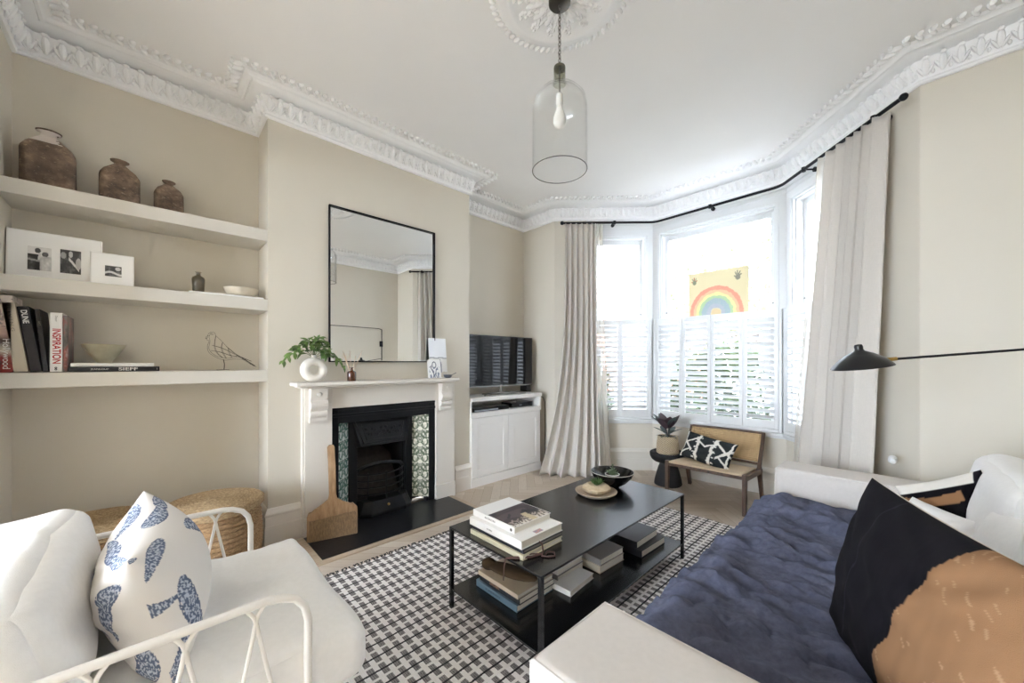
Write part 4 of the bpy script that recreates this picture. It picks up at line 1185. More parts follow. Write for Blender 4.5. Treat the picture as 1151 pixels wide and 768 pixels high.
# books on the table top
def lay(label, x0, x1, y0, y1, z, th, cover, rot=0, **kw):
    """flat book whose spine faces -y (towards the near end of the table)"""
    kw.setdefault('group', None)
    cx_, cy_ = (x0 + x1) / 2, y0
    # spine plane x=0 facing +X local -> rotate so that it faces -y
    a = math.radians(-90 + rot)
    return book(label, x1 - x0, th, y1 - y0, cover, (cx_, y0, z), (0, 0, a), **kw)
def cover_tbl(u, v):
    # u along depth (0 = far), v along the spine
    c = lin('efeeec')
    if .33 < v < .995 and .07 < u:
        pass
    a, b = 1 - u, v      # a: away from spine
    edge = .60 + .06 * nz(b * 8, 0, 2) + (.04 if fract(b * 6) > .5 else 0)
    if v > .36:
        c = lin('4a4145') if nz(u * 3, v * 4, 1) > -.05 else lin('5f5357')
        if nz(u * 5, v * 5, 8) > .25: c = lin('37373c')
        if v > .80 + .08 * nz(u * 9, 1, 1):
            c = lin('b9aca2') if nz(u * 16, v * 22, 4) > .02 else lin('4f4642')
        if v > .9: c = lin('ddd6cc') if nz(u * 22, v * 22, 7) > -.1 else lin('6e625a')
        if v > .70 and abs(u - .42) < .08 + .03 * nz(v * 20, u * 20, 0): c = lin('cdbf9f')
    return c
def cover_mid(u, v):
    c = lin('efeeec')
    if v > .93 and .42 < u < .62: c = lin('8f8aa0') if nz(u * 30, v * 30, 0) > 0 else lin('c08f8a')
    return c
lay('cream sketchbook tied with a leather cord, lowest of the stack on the coffee table', -1.475, -1.115, 1.125, 1.388, TZ + .0005, .022, bk_ivory, rot=0, group='books stacked on the coffee table')
lay('thick white book in the middle of the stack on the coffee table', -1.485, -1.125, 1.128, 1.402, TZ + .0415, .036, bk_white, rot=0, group='books stacked on the coffee table',
    texts=[('Axel Vervoordt', .010, m_t_grey, (-.03, .018), 1.2)] if False else [('WORKS', .009, m_t_grey, (-.03, .018), 1.2)], top=(cover_mid, -.26, -.003, -.17, .17))
lay('white book with a dark landscape cover picture, topmost on the coffee table', -1.488, -1.192, 1.152, 1.395, TZ + .078, .030, bk_white, rot=0, group='books stacked on the coffee table',
    texts=[('INTERIORS', .012, m_t_grey, (-.02, .015), 1.3), ('o', .02, m_t_dark, (.125, .015), 1, .002)],
    top=(lambda u, v: cover_tbl(u, v), -.238, -.003, -.145, .145))
lay('thin dark folder between the cream sketchbook and the thick white book', -1.478, -1.12, 1.135, 1.392, TZ + .023, .018, bk_navy, rot=0, group='books stacked on the coffee table', pages=bk_grey)
# leather cord
m_leather = plain('brown_leather_cord', '5a3f3a', .6, bump=(200, .2, .002))
cd = MB()
z_ = TZ + .012
cd.tube([(-1.13, 1.24, z_ + .03), (-1.105, 1.235, z_ + .028), (-1.095, 1.23, z_), (-1.085, 1.21, TZ + .004), (-1.06, 1.225, TZ + .004), (-1.045, 1.25, TZ + .005), (-1.065, 1.27, TZ + .006), (-1.09, 1.255, TZ + .006), (-1.08, 1.23, TZ + .008)], .0035, 6)
cd.tube([(-1.095, 1.22, TZ + .005), (-1.11, 1.17, TZ + .005), (-1.13, 1.135, TZ + .005), (-1.165, 1.102, TZ + .005), (-1.178, 1.086, TZ + .002), (-1.182, 1.080, TZ - .03), (-1.184, 1.078, TZ - .09)], [.004, .005, .007, .006, .004, .003, .002], 6)
cd.tube([(-1.095, 1.22, TZ + .006), (-1.115, 1.18, TZ + .012), (-1.135, 1.15, TZ + .006), (-1.155, 1.12, TZ + .004)], .003, 6)
o = cd.build('leather_cord', m_leather, None, smooth=60, origin=(-1.1, 1.2, TZ)); tag(o, 'brown leather cord tied round the cream sketchbook and hanging over the table edge', 'cord')

# plates, bowls and little plants on the table
m_sand = plain('sandy_ceramic', 'bfae9a', .8, bump=(90, .35, .003), var=(30, .08))
m_woodb = wood('pale_carved_wood', 'b59f80', 'd3c2a4', .6, 9, (3, 3, 12), .15)
bowl('round_plate', 'sandy ceramic plate with a raised rim under the wooden planter on the coffee table', (-1.362, 2.03, TZ + .0005),
     [(0, 0), (.085, 0), (.105, .006), (.126, .020), (.130, .027), (.126, .028), (.108, .016), (.085, .009), (0, .008)], m_sand, cat='plate')
pb = thing('wooden_planter', 'faceted pale wooden planter bowl with a small green succulent, on the sandy plate', 'planter', (-1.362, 2.035, TZ + .0095), (0, 0, .5))
mb = MB(); mb.lathe([(0, 0), (.055, 0), (.085, .022), (.092, .038), (.060, .058), (.052, .060), (.048, .052), (0, .05)], 9, cap=False); mb.build('bowl', m_woodb, pb, bevel=.003)
m_succ = plain('succulent_green', '4f6b3a', .5, var=(30, .2)); m_succ2 = plain('succulent_blue_green', '6d8060', .5, var=(30, .2))
def succulent(parent, c, n_, L_, W_, m, seed, flat=.5):
    r_ = random.Random(seed); mb = MB()
    for k in range(n_):
        a = k * 2.4; el = .25 + 1.15 * (k / n_) * (1 - flat) + flat * .4
        d = (math.cos(a) * math.cos(el), math.sin(a) * math.cos(el), math.sin(el))
        s_ = 1 - .35 * k / n_
        P0 = Vector(c); D = Vector(d)
        pts = [P0 + D * (L_ * s_ * t) + Vector((0, 0, .012 * t * t)) for t in (0, .3, .6, .85, 1)]
        mb.tube(pts, [W_ * .5, W_ * .8, W_ * .7, W_ * .4, W_ * .08], 6)
    return mb.build('succulent', m, parent, smooth=180)
succulent(pb, (0, 0, .05), 26, .055, .0065, m_succ, 1)
bb = bowl('black_bowl', 'wide shiny black bowl with a thin white rim holding a small plant pot', (-1.372, 2.235, TZ + .0005),
     [(0, 0), (.045, 0), (.048, .008), (.09, .035), (.128, .075), (.141, .104), (.137, .106), (.122, .080), (.085, .042), (.04, .016), (0, .014)], plain('black_lacquer', '151416', .22), cat='bowl')
rimo = MB(); rimo.tube([(.139 * math.cos(a * PI / 36), .139 * math.sin(a * PI / 36), .1055) for a in range(72)], .0018, 6, closed=True); rimo.build('rim', plain('worn_pale_rim', 'b9b2a8', .5), bb, smooth=180)
pt = thing('plant_pot', 'tiny white-rimmed pot with a spiky succulent standing in the black bowl', 'plant', (-1.365, 2.225, TZ + .0175))
mb = MB(); mb.lathe([(0, 0), (.026, 0), (.042, .05), (.047, .072), (.043, .073), (.036, .055), (0, .052)], 28, cap=False); mb.build('pot', plain('dark_red_pot', '4b3232', .5), pt, smooth=50)
MB().tube([(.045 * math.cos(a * PI / 18), .045 * math.sin(a * PI / 18), .073) for a in range(36)], .0025, 6, closed=True).build('pot_rim', m_whitepaper, pt, smooth=180)
succulent(pt, (0, 0, .06), 30, .05, .005, m_succ2, 5, .2)
st = MB()
for k in range(9):
    c_ = (0, 0, .08 + k * .0065); a = k * 2.4
    leaf(st, c_, (math.cos(a), math.sin(a), .9), .026, .011, (0, 0, 1), .2, 4)
st.tube([(0, 0, .05), (0, 0, .14)], .002, 6); st.build('stem_leaves', m_succ2, pt, smooth=180)

# books on the lower shelf
LZ = .1105
G2 = 'books on the lower shelf of the coffee table'
lay('blue-grey book at the bottom of the near stack on the lower shelf', -1.53, -1.232, 1.205, 1.46, LZ, .032, bk_teal, group=G2, texts=[('SCANDINAVIA', .013, plain('navy_ink', '2b4055', .6), (-.02, .016), 1.3)])
lay('dark book with a picture spine, middle of the near stack', -1.515, -1.225, 1.215, 1.46, LZ + .0325, .030, bk_navy, group=G2, texts=[('KITCHEN', .014, plain('orange_ink', 'b98a63', .6), (-.03, .015), 1.2)])
lay('beige book on top of the near stack on the lower shelf', -1.515, -1.225, 1.205, 1.45, LZ + .063, .022, bk_kraft, group=G2)
# brown knotted wooden object on top of the near stack
kw_ = MB()
kw_.ell((0, 0, .026), (.14, .046, .024), 24, 12, Matrix.Rotation(.05, 3, 'Y')); kw_.ell((-.125, .0, .034), (.04, .034, .028), 16, 8)
o = kw_.build('brown_pouch', plain('brown_felt', '4b3b28', .95, bump=(150, .4, .003), var=(12, .2)), None, smooth=180, origin=(0, 0, 0)); o.location = (-1.355, 1.285, LZ + .0855); o.rotation_euler = (0, 0, .36)
tag(o, 'long dark brown felt pouch lying on the near stack of books on the lower shelf', 'pouch')
lay('white book lying alone in front of the middle pair', -1.27, -1.135, 1.47, 1.69, LZ, .028, bk_white, group=G2, rot=4)
lay('grey paperback at the back of the middle pair on the lower shelf', -1.37, -1.235, 1.50, 1.72, LZ, .050, bk_grey, group=G2)
lay('white paperback on top of the grey one, middle of the lower shelf', -1.365, -1.24, 1.505, 1.72, LZ + .0505, .028, bk_white, group=G2)
lay('white magazine block in the second middle stack on the lower shelf', -1.285, -1.15, 1.755, 1.985, LZ, .040, bk_kraft, group=G2, rot=-3)
lay('greyish book on top of the second middle stack on the lower shelf', -1.28, -1.15, 1.76, 1.98, LZ + .0405, .036, bk_grey, group=G2, rot=-3)
lay('black book with pale pages, bottom of the far stack on the lower shelf', -1.305, -1.075, 2.075, 2.36, LZ, .042, bk_black, group=G2, rot=-2)
lay('black book with a glossy cover, top of the far stack on the lower shelf', -1.315, -1.105, 2.07, 2.335, LZ + .0425, .042, bk_black, group=G2, rot=0)

# ------------------------------------------------------------------ cushions
def pillow(mb, w, h, t, paint=None, back=None, n=64, pinch=.10, wr=.010, seed=0, M=None, sharp=.45, sag=0, arc=False):
    def sheet(sgn):
        def fn(a, b):
            u, v = math.sin(PI / 2 * (2 * a - 1)), math.sin(PI / 2 * (2 * b - 1))
            x = w / 2 * u * (1 - pinch * (1 - v * v) * abs(u)); y = h / 2 * v * (1 - pinch * (1 - u * u) * abs(v))
            k = max(0, (1 - u * u) * (1 - v * v)); pz = k ** sharp
            z = sgn * t / 2 * pz
            ww = wr * (nz(u * 1.6 + seed, v * 1.6, sgn + seed) + .6 * nz(u * 3.5, v * 3.5 + seed, seed) ) * pz
            cr = abs(u) * abs(v)
            ww += wr * .7 * math.sin((abs(u) - abs(v)) * 14 + nz(u * 2, v * 2, seed) * 3) * cr * pz
            y2 = y - sag * pz * (1 - v) * .5
            p = Vector((x, y2, z + sgn * ww * .5 + ww * .5))
            return M @ p if M is not None else p
        return fn
    f0 = paint or (lambda a, b: (1, 1, 1)); b0 = back or f0
    rm = (lambda t: t) if arc else (lambda t: .5 + .5 * math.sin(PI / 2 * (2 * t - 1)))
    f_ = lambda a, b: f0(rm(a), rm(b)); bk = lambda a, b: b0(rm(a), rm(b))
    mb.grid(sheet(1), n, n, f_); mb.grid(sheet(-1), n, n, lambda a, b: f_(a, b) if min(a, b, 1 - a, 1 - b) < .5 / n else bk(a, b))
    return mb
def basis(BL, BR, TL, flip=1):
    """matrix whose local x runs BL->BR, y BL->TL, centred on the quad"""
    BL, BR, TL = Vector(BL), Vector(BR), Vector(TL)
    x = (BR - BL); y = (TL - BL); w_, h_ = x.length, y.length; x.normalize(); y.normalize()
    z = x.cross(y).normalized(); y = z.cross(x)
    c = (BR + TL) / 2
    M = Matrix(((x.x, y.x, z.x, c.x), (x.y, y.y, z.y, c.y), (x.z, y.z, z.z, c.z), (0, 0, 0, 1)))
    return M, w_, h_
def rbox(mb, half, r, n, fn=None, M=None):
    """box with rounded edges; fn(p, unit) deforms"""
    hx, hy, hz = half
    H3 = Vector(half)
    def face(ax_, sg):
        a1, a2 = [(1, 2), (2, 0), (0, 1)][ax_]
        def g(u, v):
            p = Vector((0, 0, 0)); p[ax_] = sg; p[a1] = (2 * u - 1); p[a2] = (2 * v - 1)
            un = p.copy()
            q = Vector([p[i] * H3[i] for i in range(3)])
            cl = Vector([max(-(H3[i] - r), min(H3[i] - r, q[i])) for i in range(3)])
            d = q - cl
            if d.length > 1e-9: q = cl + d.normalized() * r
            if fn: q = fn(q, un)
            return M @ q if M is not None else q
        return g
    for ax_ in range(3):
        a1, a2 = [(1, 2), (2, 0), (0, 1)][ax_]
        for sg in (1, -1):
            # denser sampling near rims by remapping
            f = face(ax_, sg)
            rm = lambda t: .5 - .5 * math.cos(PI * t)
            mb.grid(lambda u, v: f(rm(u), rm(v)), n, n)
    return mb

m_wcot = cloth('white_cotton', 'f3f2f1', .95, 700, .3, .02, big=9)
m_sofa = cloth('cream_sofa_linen', 'd2ccc6', .95, 900, .25, .025)
m_blue = cloth('washed_indigo_linen', '5c6074', .95, 500, .8, .16, big=22)
m_pat = painted('printed_cushion_cloth', .95, (700, .35), 0, Specular_IOR_Level=.12)

# ------------------------------------------------------------------ sofa
SXF, SXB = -.582, .595; SY0, SY1 = .600, 3.075; AZ = .60; NY, FY = .905, 2.825
so = thing('sofa', 'low cream linen sofa with wide square arms along the right wall', 'sofa', ((SXF + SXB) / 2, (SY0 + SY1) / 2, 0))
def slab(name, x0, x1, y0, y1, z0, z1, r, n=16, puff=0, m=m_sofa, parent=so, wr=.002):
    c = Vector(((x0 + x1) / 2, (y0 + y1) / 2, (z0 + z1) / 2)); half = ((x1 - x0) / 2, (y1 - y0) / 2, (z1 - z0) / 2)
    def fn(p, u):
        k = (1 - u.x ** 2) * (1 - u.y ** 2) if abs(u.z) > .99 else 0
        q = p.copy(); q.z += (puff * k) * (1 if u.z > 0 else 0)
        q += Vector((nz(p.x * 5, p.y * 5, p.z * 5), nz(p.x * 5 + 9, p.y * 5, p.z * 5), nz(p.x * 5, p.y * 5 + 9, p.z * 5))) * wr
        return q
    mb = MB(); rbox(mb, half, r, n, fn, Matrix.Translation(c)); return mb.build(name, m, parent, world=True, smooth=180, weld=True)
slab('base', SXF + .01, SXB, NY, FY, .03, .26, .015)
slab('seat_cushion', SXF, .40, NY + .002, FY - .002, .26, .415, .04, puff=.008)
def arm(y0, y1):
    a = slab('arm', SXF, SXB, y0, y1, .03, AZ, .022, n=26, puff=.006, wr=.005)
    pi_ = MB()
    def loop(z, e, pts): pi_.tube([(x, y, z) for x, y in pts], .0055, 6, closed=True)
    e = .010
    loop(AZ - .006, e, [(SXF + e, y0 + e), (SXB - e, y0 + e), (SXB - e, y1 - e), (SXF + e, y1 - e)])
    for yy in (y0 + e, y1 - e): pi_.tube([(SXF + e - .004, yy, .03), (SXF + e - .004, yy, AZ - .01)], .0055, 6)
    pi_.build('piping', m_sofa, a, world=True, smooth=180)
arm(SY0, NY); arm(FY, SY1)
slab('backrest', .40, SXB, NY, FY, .26, .64, .03)
for x in (SXF + .08, SXB - .08):
    for y in (SY0 + .08, SY1 - .08): MB().cbox((x, y, .017), (.05, .05, .034)).build('foot', m_black, so, world=True)
# back cushions
def fat(name, label, c, size, rot, seed, m=m_wcot, group=None, r=.06, puff=.35, wr=.016, cat='cushion', n=30):
    half = tuple(s / 2 for s in size); o = thing(name, label, cat, c, rot, group)
    def fn(p, u):
        q = p.copy()
        for i in range(3):
            j, k = (i + 1) % 3, (i + 2) % 3
            if abs(u[i]) > .99:
                b_ = (1 - u[j] ** 2) ** .7 * (1 - u[k] ** 2) ** .7
                amt = puff * half[i] if half[i] == min(half) else puff * .10 * half[i]
                q[i] += math.copysign(amt * b_, u[i])
        q += Vector((nz(p.x * 4, p.y * 4, p.z * 4 + seed), nz(p.x * 4 + 7, p.y * 4, p.z * 4 + seed), nz(p.x * 4, p.y * 4 + 7, p.z * 4 + seed))) * wr
        q += Vector((nz(p.x * 11, p.y * 11, p.z * 11 + seed), 0, nz(p.x * 11, p.y * 11 + 7, p.z * 11 + seed))) * wr * .35
        return q
    mb = MB(); rbox(mb, half, r, n, fn); mb.build('cover', m, o, smooth=180, weld=True)
    sm = MB(); hx, hy, hz = half
    return o
GB = 'white back cushions of the sofa'
fat('back_cushion', 'plump white back cushion at the far end of the sofa by the far arm', (.31, 2.40, .635), (.22, .80, .40), (0, math.radians(10), 0), 3, group=GB)
fat('back_cushion', 'white back cushion right behind the large black and tan cushion', (.33, 1.56, .62), (.22, .78, .38), (0, math.radians(10), 0), 8, group=GB)
fat('loose_cushion', 'soft white scatter cushion slumped against the far back cushion of the sofa', (.27, 1.93, .585), (.17, .44, .34), (math.radians(4), math.radians(22), math.radians(12)), 13, cat='cushion', wr=.02)

# blue linen throw over the seat
th = MB()
BX0, BX1 = -.600, .385; BY0, BY1 = NY + .008, FY - .008
def throw(u, v):
    y = BY0 + (BY1 - BY0) * v
    s = u * 1.18          # distance from the back towards the front
    front = BX0 - .004 + .012 * nz(y * 5, 1, 1)
    L1 = BX1 - front
    fold = .040 * (nz(s * 2.2 + y * 1.1, y * 3.4 - s * 1.2, .3) + .0) + .060 * abs(nz(s * 4.5 + y * 2, y * 7.5 - s * 2, 4)) + .040 * abs(nz(s * 9 - y * 3, y * 17 + s * 3, 6)) + .010 * abs(nz(s * 17 + y * 9, y * 34, 8)) - .02
    rid = 0
    for (yc, am, wd_, sl) in ((2.42, .035, .035, .18), (2.18, .030, .045, -.25), (1.93, .018, .03, .35), (1.62, .016, .03, -.4), (1.38, .014, .03, .3), (2.62, .018, .03, .1), (1.15, .014, .035, -.1)):
        dd = (y - yc - sl * (s - .5) - .05 * nz(s * 3, yc, 2)) / wd_
        rid += am * math.exp(-dd * dd) * (.55 + .6 * smooth01(.2, .9, s))
    endf = smooth01(0, .05, y - BY0) * smooth01(0, .05, BY1 - y)
    top = .438 + (fold + rid) * (.35 + .65 * endf)
    top = max(top, .4275 + .3 * (top - .4275)) if top < .4275 else top
    if s < L1:
        x = BX1 - s; k = smooth01(.10, 0, L1 - s)
        return (x, y, top - .018 * k * k)
    d = s - L1
    z = top - .018 - d
    bul = .012 * nz(y * 9, 2, 2) + .018 * math.sin(y * 24 + 2 * nz(y * 3, 0, 1)) * min(1, d / .08)
    return (front - .006 - min(.012, d * .4) - abs(bul) * .8, y, z)
th.grid(throw, 190, 330)
o = th.build('throw', m_blue, None, smooth=180, solid=.003, origin=(-.1, 1.86, .42)); tag(o, 'rumpled indigo blue linen throw spread over the sofa seat', 'blanket')

# big black and tan cushion
BLK, TAN, CRM = lin('141216'), lin('89674a'), lin('dcd5ca')
def big_paint(a, b):
    # a 0..1 along the bottom edge from the far corner, b up
    e1 = .55 + .20 * b + .012 * nz(b * 9, 0, 3); e2 = .92 + .12 * b + .01 * nz(b * 7, 3, 3)
    if e1 < a < e2:
        c = TAN
        f = nz(a * 30, b * 3, 1) * .08
        c = tuple(v * (1 + f) for v in c)
        if nz(a * 60 + b * 40, b * 16, 12) > .48: c = lin('a07e60')
        return c
    c = tuple(v * (1 + .3 * nz(a * 60, b * 6, 1)) for v in BLK)
    if abs(a - .28 - .05 * b) < .004: c = lin('2a2830')
    return c
M_, w_, h_ = basis((-.20, 1.68, .450), (.06, 1.10, .450), (-.045, 1.55, .862))
bc = thing('scatter_cushion', 'large black cushion with a wide tan band, nearest on the blue throw', 'cushion', (-.05, 1.42, .455))
mb = MB(); pillow(mb, w_ * 1.02, h_ * 1.04, .17, big_paint, lambda a, b: CRM, n=210, pinch=.05, wr=.020, seed=2, M=M_)
mb.build('cover', m_pat, bc, world=True, smooth=180, weld=True)
zp = MB(); pts = []
for k in range(25):
    v = -1 + 2 * k / 24; x = -w_ * 1.02 / 2 * (1 - .05 * (1 - v * v)); pts.append(M_ @ Vector((x - .002, h_ * 1.04 / 2 * v, -.006)))
zp.tube(pts[3:21], .0045, 6); zp.build('edge_trim', plain('cream_edging', 'e2ddd3', .9), bc, world=True, smooth=180)
# striped cushion behind
def stripe_paint(a, b):
    r_ = math.hypot((a - .5) * 1.0, (b - .10) * 1.0)
    r_ = b + .35 * (1 - (2 * a - 1) ** 2) * .25 - .04
    if b > .86 and a < .93: return lin('e6e0d6')
    if .66 < r_ <= .80 and a < .80: return lin('9a7453')
    return tuple(v * (1 + .3 * nz(a * 50, b * 6, 1)) for v in BLK)
M_, w_, h_ = basis((.07, 2.53, .40), (.31, 2.35, .56), (-.04, 2.60, .66))
sc_ = thing('scatter_cushion', 'black cushion with white and tan bands leaning at the far corner of the sofa', 'cushion', (-.0, 2.5, .45))
mb = MB(); pillow(mb, w_ * 1.02, h_, .14, stripe_paint, lambda a, b: CRM, n=70, pinch=.06, seed=5, M=M_); mb.build('cover', m_pat, sc_, world=True, smooth=180, weld=True)
M_, w_, h_ = basis((-.02, 2.36, .43), (.15, 2.14, .43), (0, 2.42, .665))
sc_ = thing('scatter_cushion', 'small white cushion squeezed between the two black cushions', 'cushion', (0, 2.27, .45))
mb = MB(); pillow(mb, w_, h_, .15, None, None, n=50, pinch=.05, seed=9, M=M_); mb.c = []; mb.build('cover', m_wcot, sc_, world=True, smooth=180, weld=True)

# ------------------------------------------------------------------ white armchair
AX0, AX1 = -1.965, -1.135; AYF, AYB = .310, -.40; AR = .64
m_wmetal = plain('white_enamelled_metal', 'e9e5df', .35, bump=(70, .08))
ac = thing('armchair', 'white metal-framed armchair with thick white cotton cushions in the near left corner', 'armchair', ((AX0 + AX1) / 2, 0, 0))
fm = MB()
def arc_rail(x):
    pts = [(x, AYB, .012), (x, AYB, AR - .07), (x, AYB + .02, AR - .025), (x, AYB + .07, AR)]
    pts += [(x, AYF - .10 + .0, AR), (x, AYF - .065, AR - .006), (x, AYF - .03, AR - .022), (x, AYF - .009, AR - .05), (x, AYF, AR - .09), (x, AYF, .012)]
    return pts
for x in (AX0, AX1): fm.tube(arc_rail(x), .0105, 10)
ZR = .285
for x in (AX0, AX1): fm.tube([(x, AYB, ZR), (x, AYF, ZR)], .009, 8)
for y in (AYB, AYF): fm.tube([(AX0, y, ZR), (AX1, y, ZR)], .009, 8)
fm.tube([(AX0, AYB, AR - .03), (AX0 + .05, AYB - .02, .74), (AX0 + .12, AYB - .03, .77), (AX1 - .12, AYB - .03, .77), (AX1 - .05, AYB - .02, .74), (AX1, AYB, AR - .03)], .0105, 10)
for k in range(1, 8): fm.tube([(AX0, AYB + (AYF - AYB) * k / 8, ZR - .006), (AX1, AYB + (AYF - AYB) * k / 8, ZR - .006)], .004, 6)
fm.build('frame', m_wmetal, ac, world=True, smooth=60)
def vee(p, axis):
    a = Vector(axis); t = Vector(p)
    mb = MB(); r_ = .0052
    zb_ = -(AR - ZR)
    for sg in (1, -1):
        mb.tube([t + a * -.020 * sg + Vector((0, 0, .002)), t + a * -.010 * sg + Vector((0, 0, -.012)), t + a * -.004 * sg + Vector((0, 0, -.022)), t + a * .002 * sg + Vector((0, 0, -.045)), t + a * .006 * sg + Vector((0, 0, -.07)), t + a * .062 * sg + Vector((0, 0, zb_))], r_, 8)
    mb.build('bent_rod', m_wmetal, ac, world=True, smooth=60)
for x in (AX0, AX1):
    for y in (.190, .055, -.085, -.225, -.345): vee((x, y, AR - .008), (0, 1, 0))
# cushions of the chair
fat('chair_seat_cushion', 'thick white cotton seat cushion of the white metal armchair', (-1.55, .075, .375), (.80, .82, .17), (0, 0, 0), 21, r=.05, puff=.18, wr=.026, n=40)
fat('chair_back_cushion', 'plump white cotton back cushion leaning in the white metal armchair', (-1.55, -.265, .62), (.80, .24, .30), (math.radians(12), 0, 0), 27, r=.06, puff=.35, wr=.030, n=36)
# paisley pillow
NAV = lin('66718a')
blobs = []   # paisley drops: centre, angle, length, width, bend
for q in ((.40, .92, 2.9, .26, .09, .6), (.80, .90, .3, .26, .09, .6), (.20, .80, 2.6, .30, .085, .5), (.62, .86, .2, .26, .08, -.5), (.40, .58, .4, .34, .07, .9), (.80, .60, 1.2, .30, .09, -.8), (.16, .42, 1.3, .34, .085, .7),
          (.52, .30, 2.2, .32, .10, .9), (.86, .26, .9, .28, .11, .6), (.24, .12, .3, .30, .085, -.7), (.64, .08, .1, .22, .06, .5), (.62, .46, 2.7, .24, .08, .7), (.30, .26, 2.4, .22, .07, -.6)):
    blobs.append(q)
def paisley(shift):
    def fn(a, b):
        c = lin('ece8e4'); a2 = fract(a + shift)
        for (cx_, cy_, an, L_, W_, bend) in blobs:
            dx, dy = a2 - cx_, b - cy_
            t = (dx * math.cos(an) + dy * math.sin(an)) / L_; s = (-dx * math.sin(an) + dy * math.cos(an))
            if abs(t) > .55: continue
            s -= bend * .22 * (t * t - .1)
            ww = W_ * .66 * math.sqrt(max(0, 1 - (t / .55) ** 2)) * (.45 + .75 * (t + .55))
            e_ = abs(s) / max(1e-4, ww)
            if e_ < 1:
                k_ = nz(a * 95, b * 60, 3) + .5 * nz(a * 150, b * 90, 1)
                if e_ > .78: return NAV if k_ > -.35 else c
                return NAV if k_ > -.05 else lin('c3cbd8')
        return c
    return fn
pp_ = thing('scatter_cushion', 'white pillow printed with blue paisley drops standing in the armchair', 'cushion', (-1.55, .02, .47))
M_, w_, h_ = basis((-1.85, .060, .455), (-1.23, .040, .455), (-1.85, -.020, .80))
mb = MB(); pillow(mb, w_ * 1.02, h_ * 1.0, .25, paisley(0), paisley(.37), n=190, pinch=.10, wr=.018, seed=4, M=M_, sharp=.5, arc=True); mb.build('cover', m_pat, pp_, world=True, smooth=180, weld=True)

# ------------------------------------------------------------------ seagrass baskets in the alcove
def seagrass(name, c1, c2, c3):
    N = Nodes(name)
    sp = N.n('ShaderNodeSeparateXYZ'); N.l(N.coord(), sp.inputs[0])
    f = N.noise(70, 4, .7, N.stretch(1, 1, 2.2)); f2 = N.noise(9, 3)
    c = N.ramp(f, [(.28, lin(c1)), (.5, lin(c2)), (.72, lin(c3))])
    N.pbsdf(c, .85); N.bump(f, .8, .012); return N.m
m_sea = seagrass('plaited_seagrass', '6b5138', '9d7c57', 'c4a67c'); m_sea2 = seagrass('pale_plaited_seagrass', '7b6448', 'a88d68', 'cdb692')
def coil_basket(label, c, R, Hh, seed, sq=1.0):
    o = thing('lidded_basket', label, 'basket', c, (0, 0, seed), 'lidded seagrass baskets under the shelves')
    prof = []; nrow = 15
    for k in range(nrow):
        z0 = Hh * k / nrow; bul = R * (.93 + .07 * math.sin(PI * (k + .5) / nrow))
        for t in (0, .25, .5, .75):
            prof.append((bul + .009 * math.sin(PI * t), z0 + Hh / nrow * t))
    body = [(0, 0)] + prof + [(R * .93, Hh), (R * .88, Hh), (R * .86, Hh - .03), (0, Hh - .04)]
    mb = MB(); mb.lathe(body, 72, cap=False, ex=2.25)
    mb.v = [(v[0] * (1 + .012 * nz(v[0] * 3, v[1] * 3, seed)), v[1] * sq * (1 + .012 * nz(v[1] * 3, v[0] * 3, seed)), v[2]) for v in mb.v]
    mb.build('body', m_sea, o, smooth=60)
    lp = [(R * .95, -.035), (R * 1.03, -.03)]
    for k in range(3):
        for t in (0, .33, .66): lp.append((R * 1.035 + .007 * math.sin(PI * t), -.03 + .014 * (k + t)))
    rr_ = R * 1.03; nr = 13
    for k in range(nr):
        for t in (0, .33, .66):
            rad = rr_ * (1 - (k + t) / nr); lp.append((max(.001, rad), .014 + .006 * math.sin(PI * t) + .010 * (1 - rad / rr_)))
    ld = MB(); ld.lathe([(r_, z + Hh + .01) for r_, z in lp], 72, cap=False, ex=2.25)
    ld.v = [(v[0], v[1] * sq, v[2] + .008 * nz(v[0] * 4, v[1] * 4, seed + 5)) for v in ld.v]
    ld.build('lid', m_sea2, o, smooth=60)
coil_basket('lidded seagrass basket beside the chimney breast, right of its twin', (-2.80, .265, .0005), .225, .42, 1.0)
coil_basket('lidded seagrass basket in the left corner of the alcove, mostly hidden by the armchair', (-2.98, -.245, .0005), .235, .38, 2.0)

# ------------------------------------------------------------------ stool, basket pot and plant
sl = MB(); sl.lathe([(0, 0), (.125, 0), (.13, .01), (.125, .05), (.108, .12), (.088, .19), (.078, .215), (.082, .225), (.125, .238), (.155, .262), (.170, .295), (.172, .325), (.166, .335), (.15, .325), (.12, .318), (0, .316)], 40, cap=False, ex=2.4)
o = sl.build('carved_stool', plain('charred_black_wood', '19181a', .75, bump=(40, .6, .006), var=(20, .3)), None, smooth=50); o.location = (-1.715, 3.86, .0005)
tag(o, 'round carved black wooden stool left of the cane chair', 'stool')
bp = thing('basket_pot', 'pale woven basket pot holding a dark-leaved plant on the black stool', 'planter', (-1.715, 3.85, .317))
N = Nodes('pale_wicker'); f = N.noise(1, 1)
sp = N.n('ShaderNodeSeparateXYZ'); N.l(N.coord(), sp.inputs[0])
an = N.math('ARCTAN2', sp.outputs[1], sp.outputs[0]); a_ = N.math('MULTIPLY', an, 26.0); zz = N.math('MULTIPLY', sp.outputs[2], 380.0)
chk = N.math('MULTIPLY', N.math('SINE', a_), N.math('SINE', zz)); ck = N.math('MULTIPLY_ADD', chk, .5, .5)
N.pbsdf(N.ramp(ck, [(.1, lin('93795a')), (.45, lin('c9b595')), (1, lin('e2d4ba'))]), .85); N.bump(ck, .9, .01); m_wick = N.m
mb = MB(); prof = [(0, 0), (.092, 0), (.102, .01)]
for k in range(14): prof.append((.108 - .013 * (k / 13) ** 2 + .003 * math.sin(k * PI), .012 + .012 * k)); prof.append((.111 - .013 * (k / 13) ** 2, .018 + .012 * k))
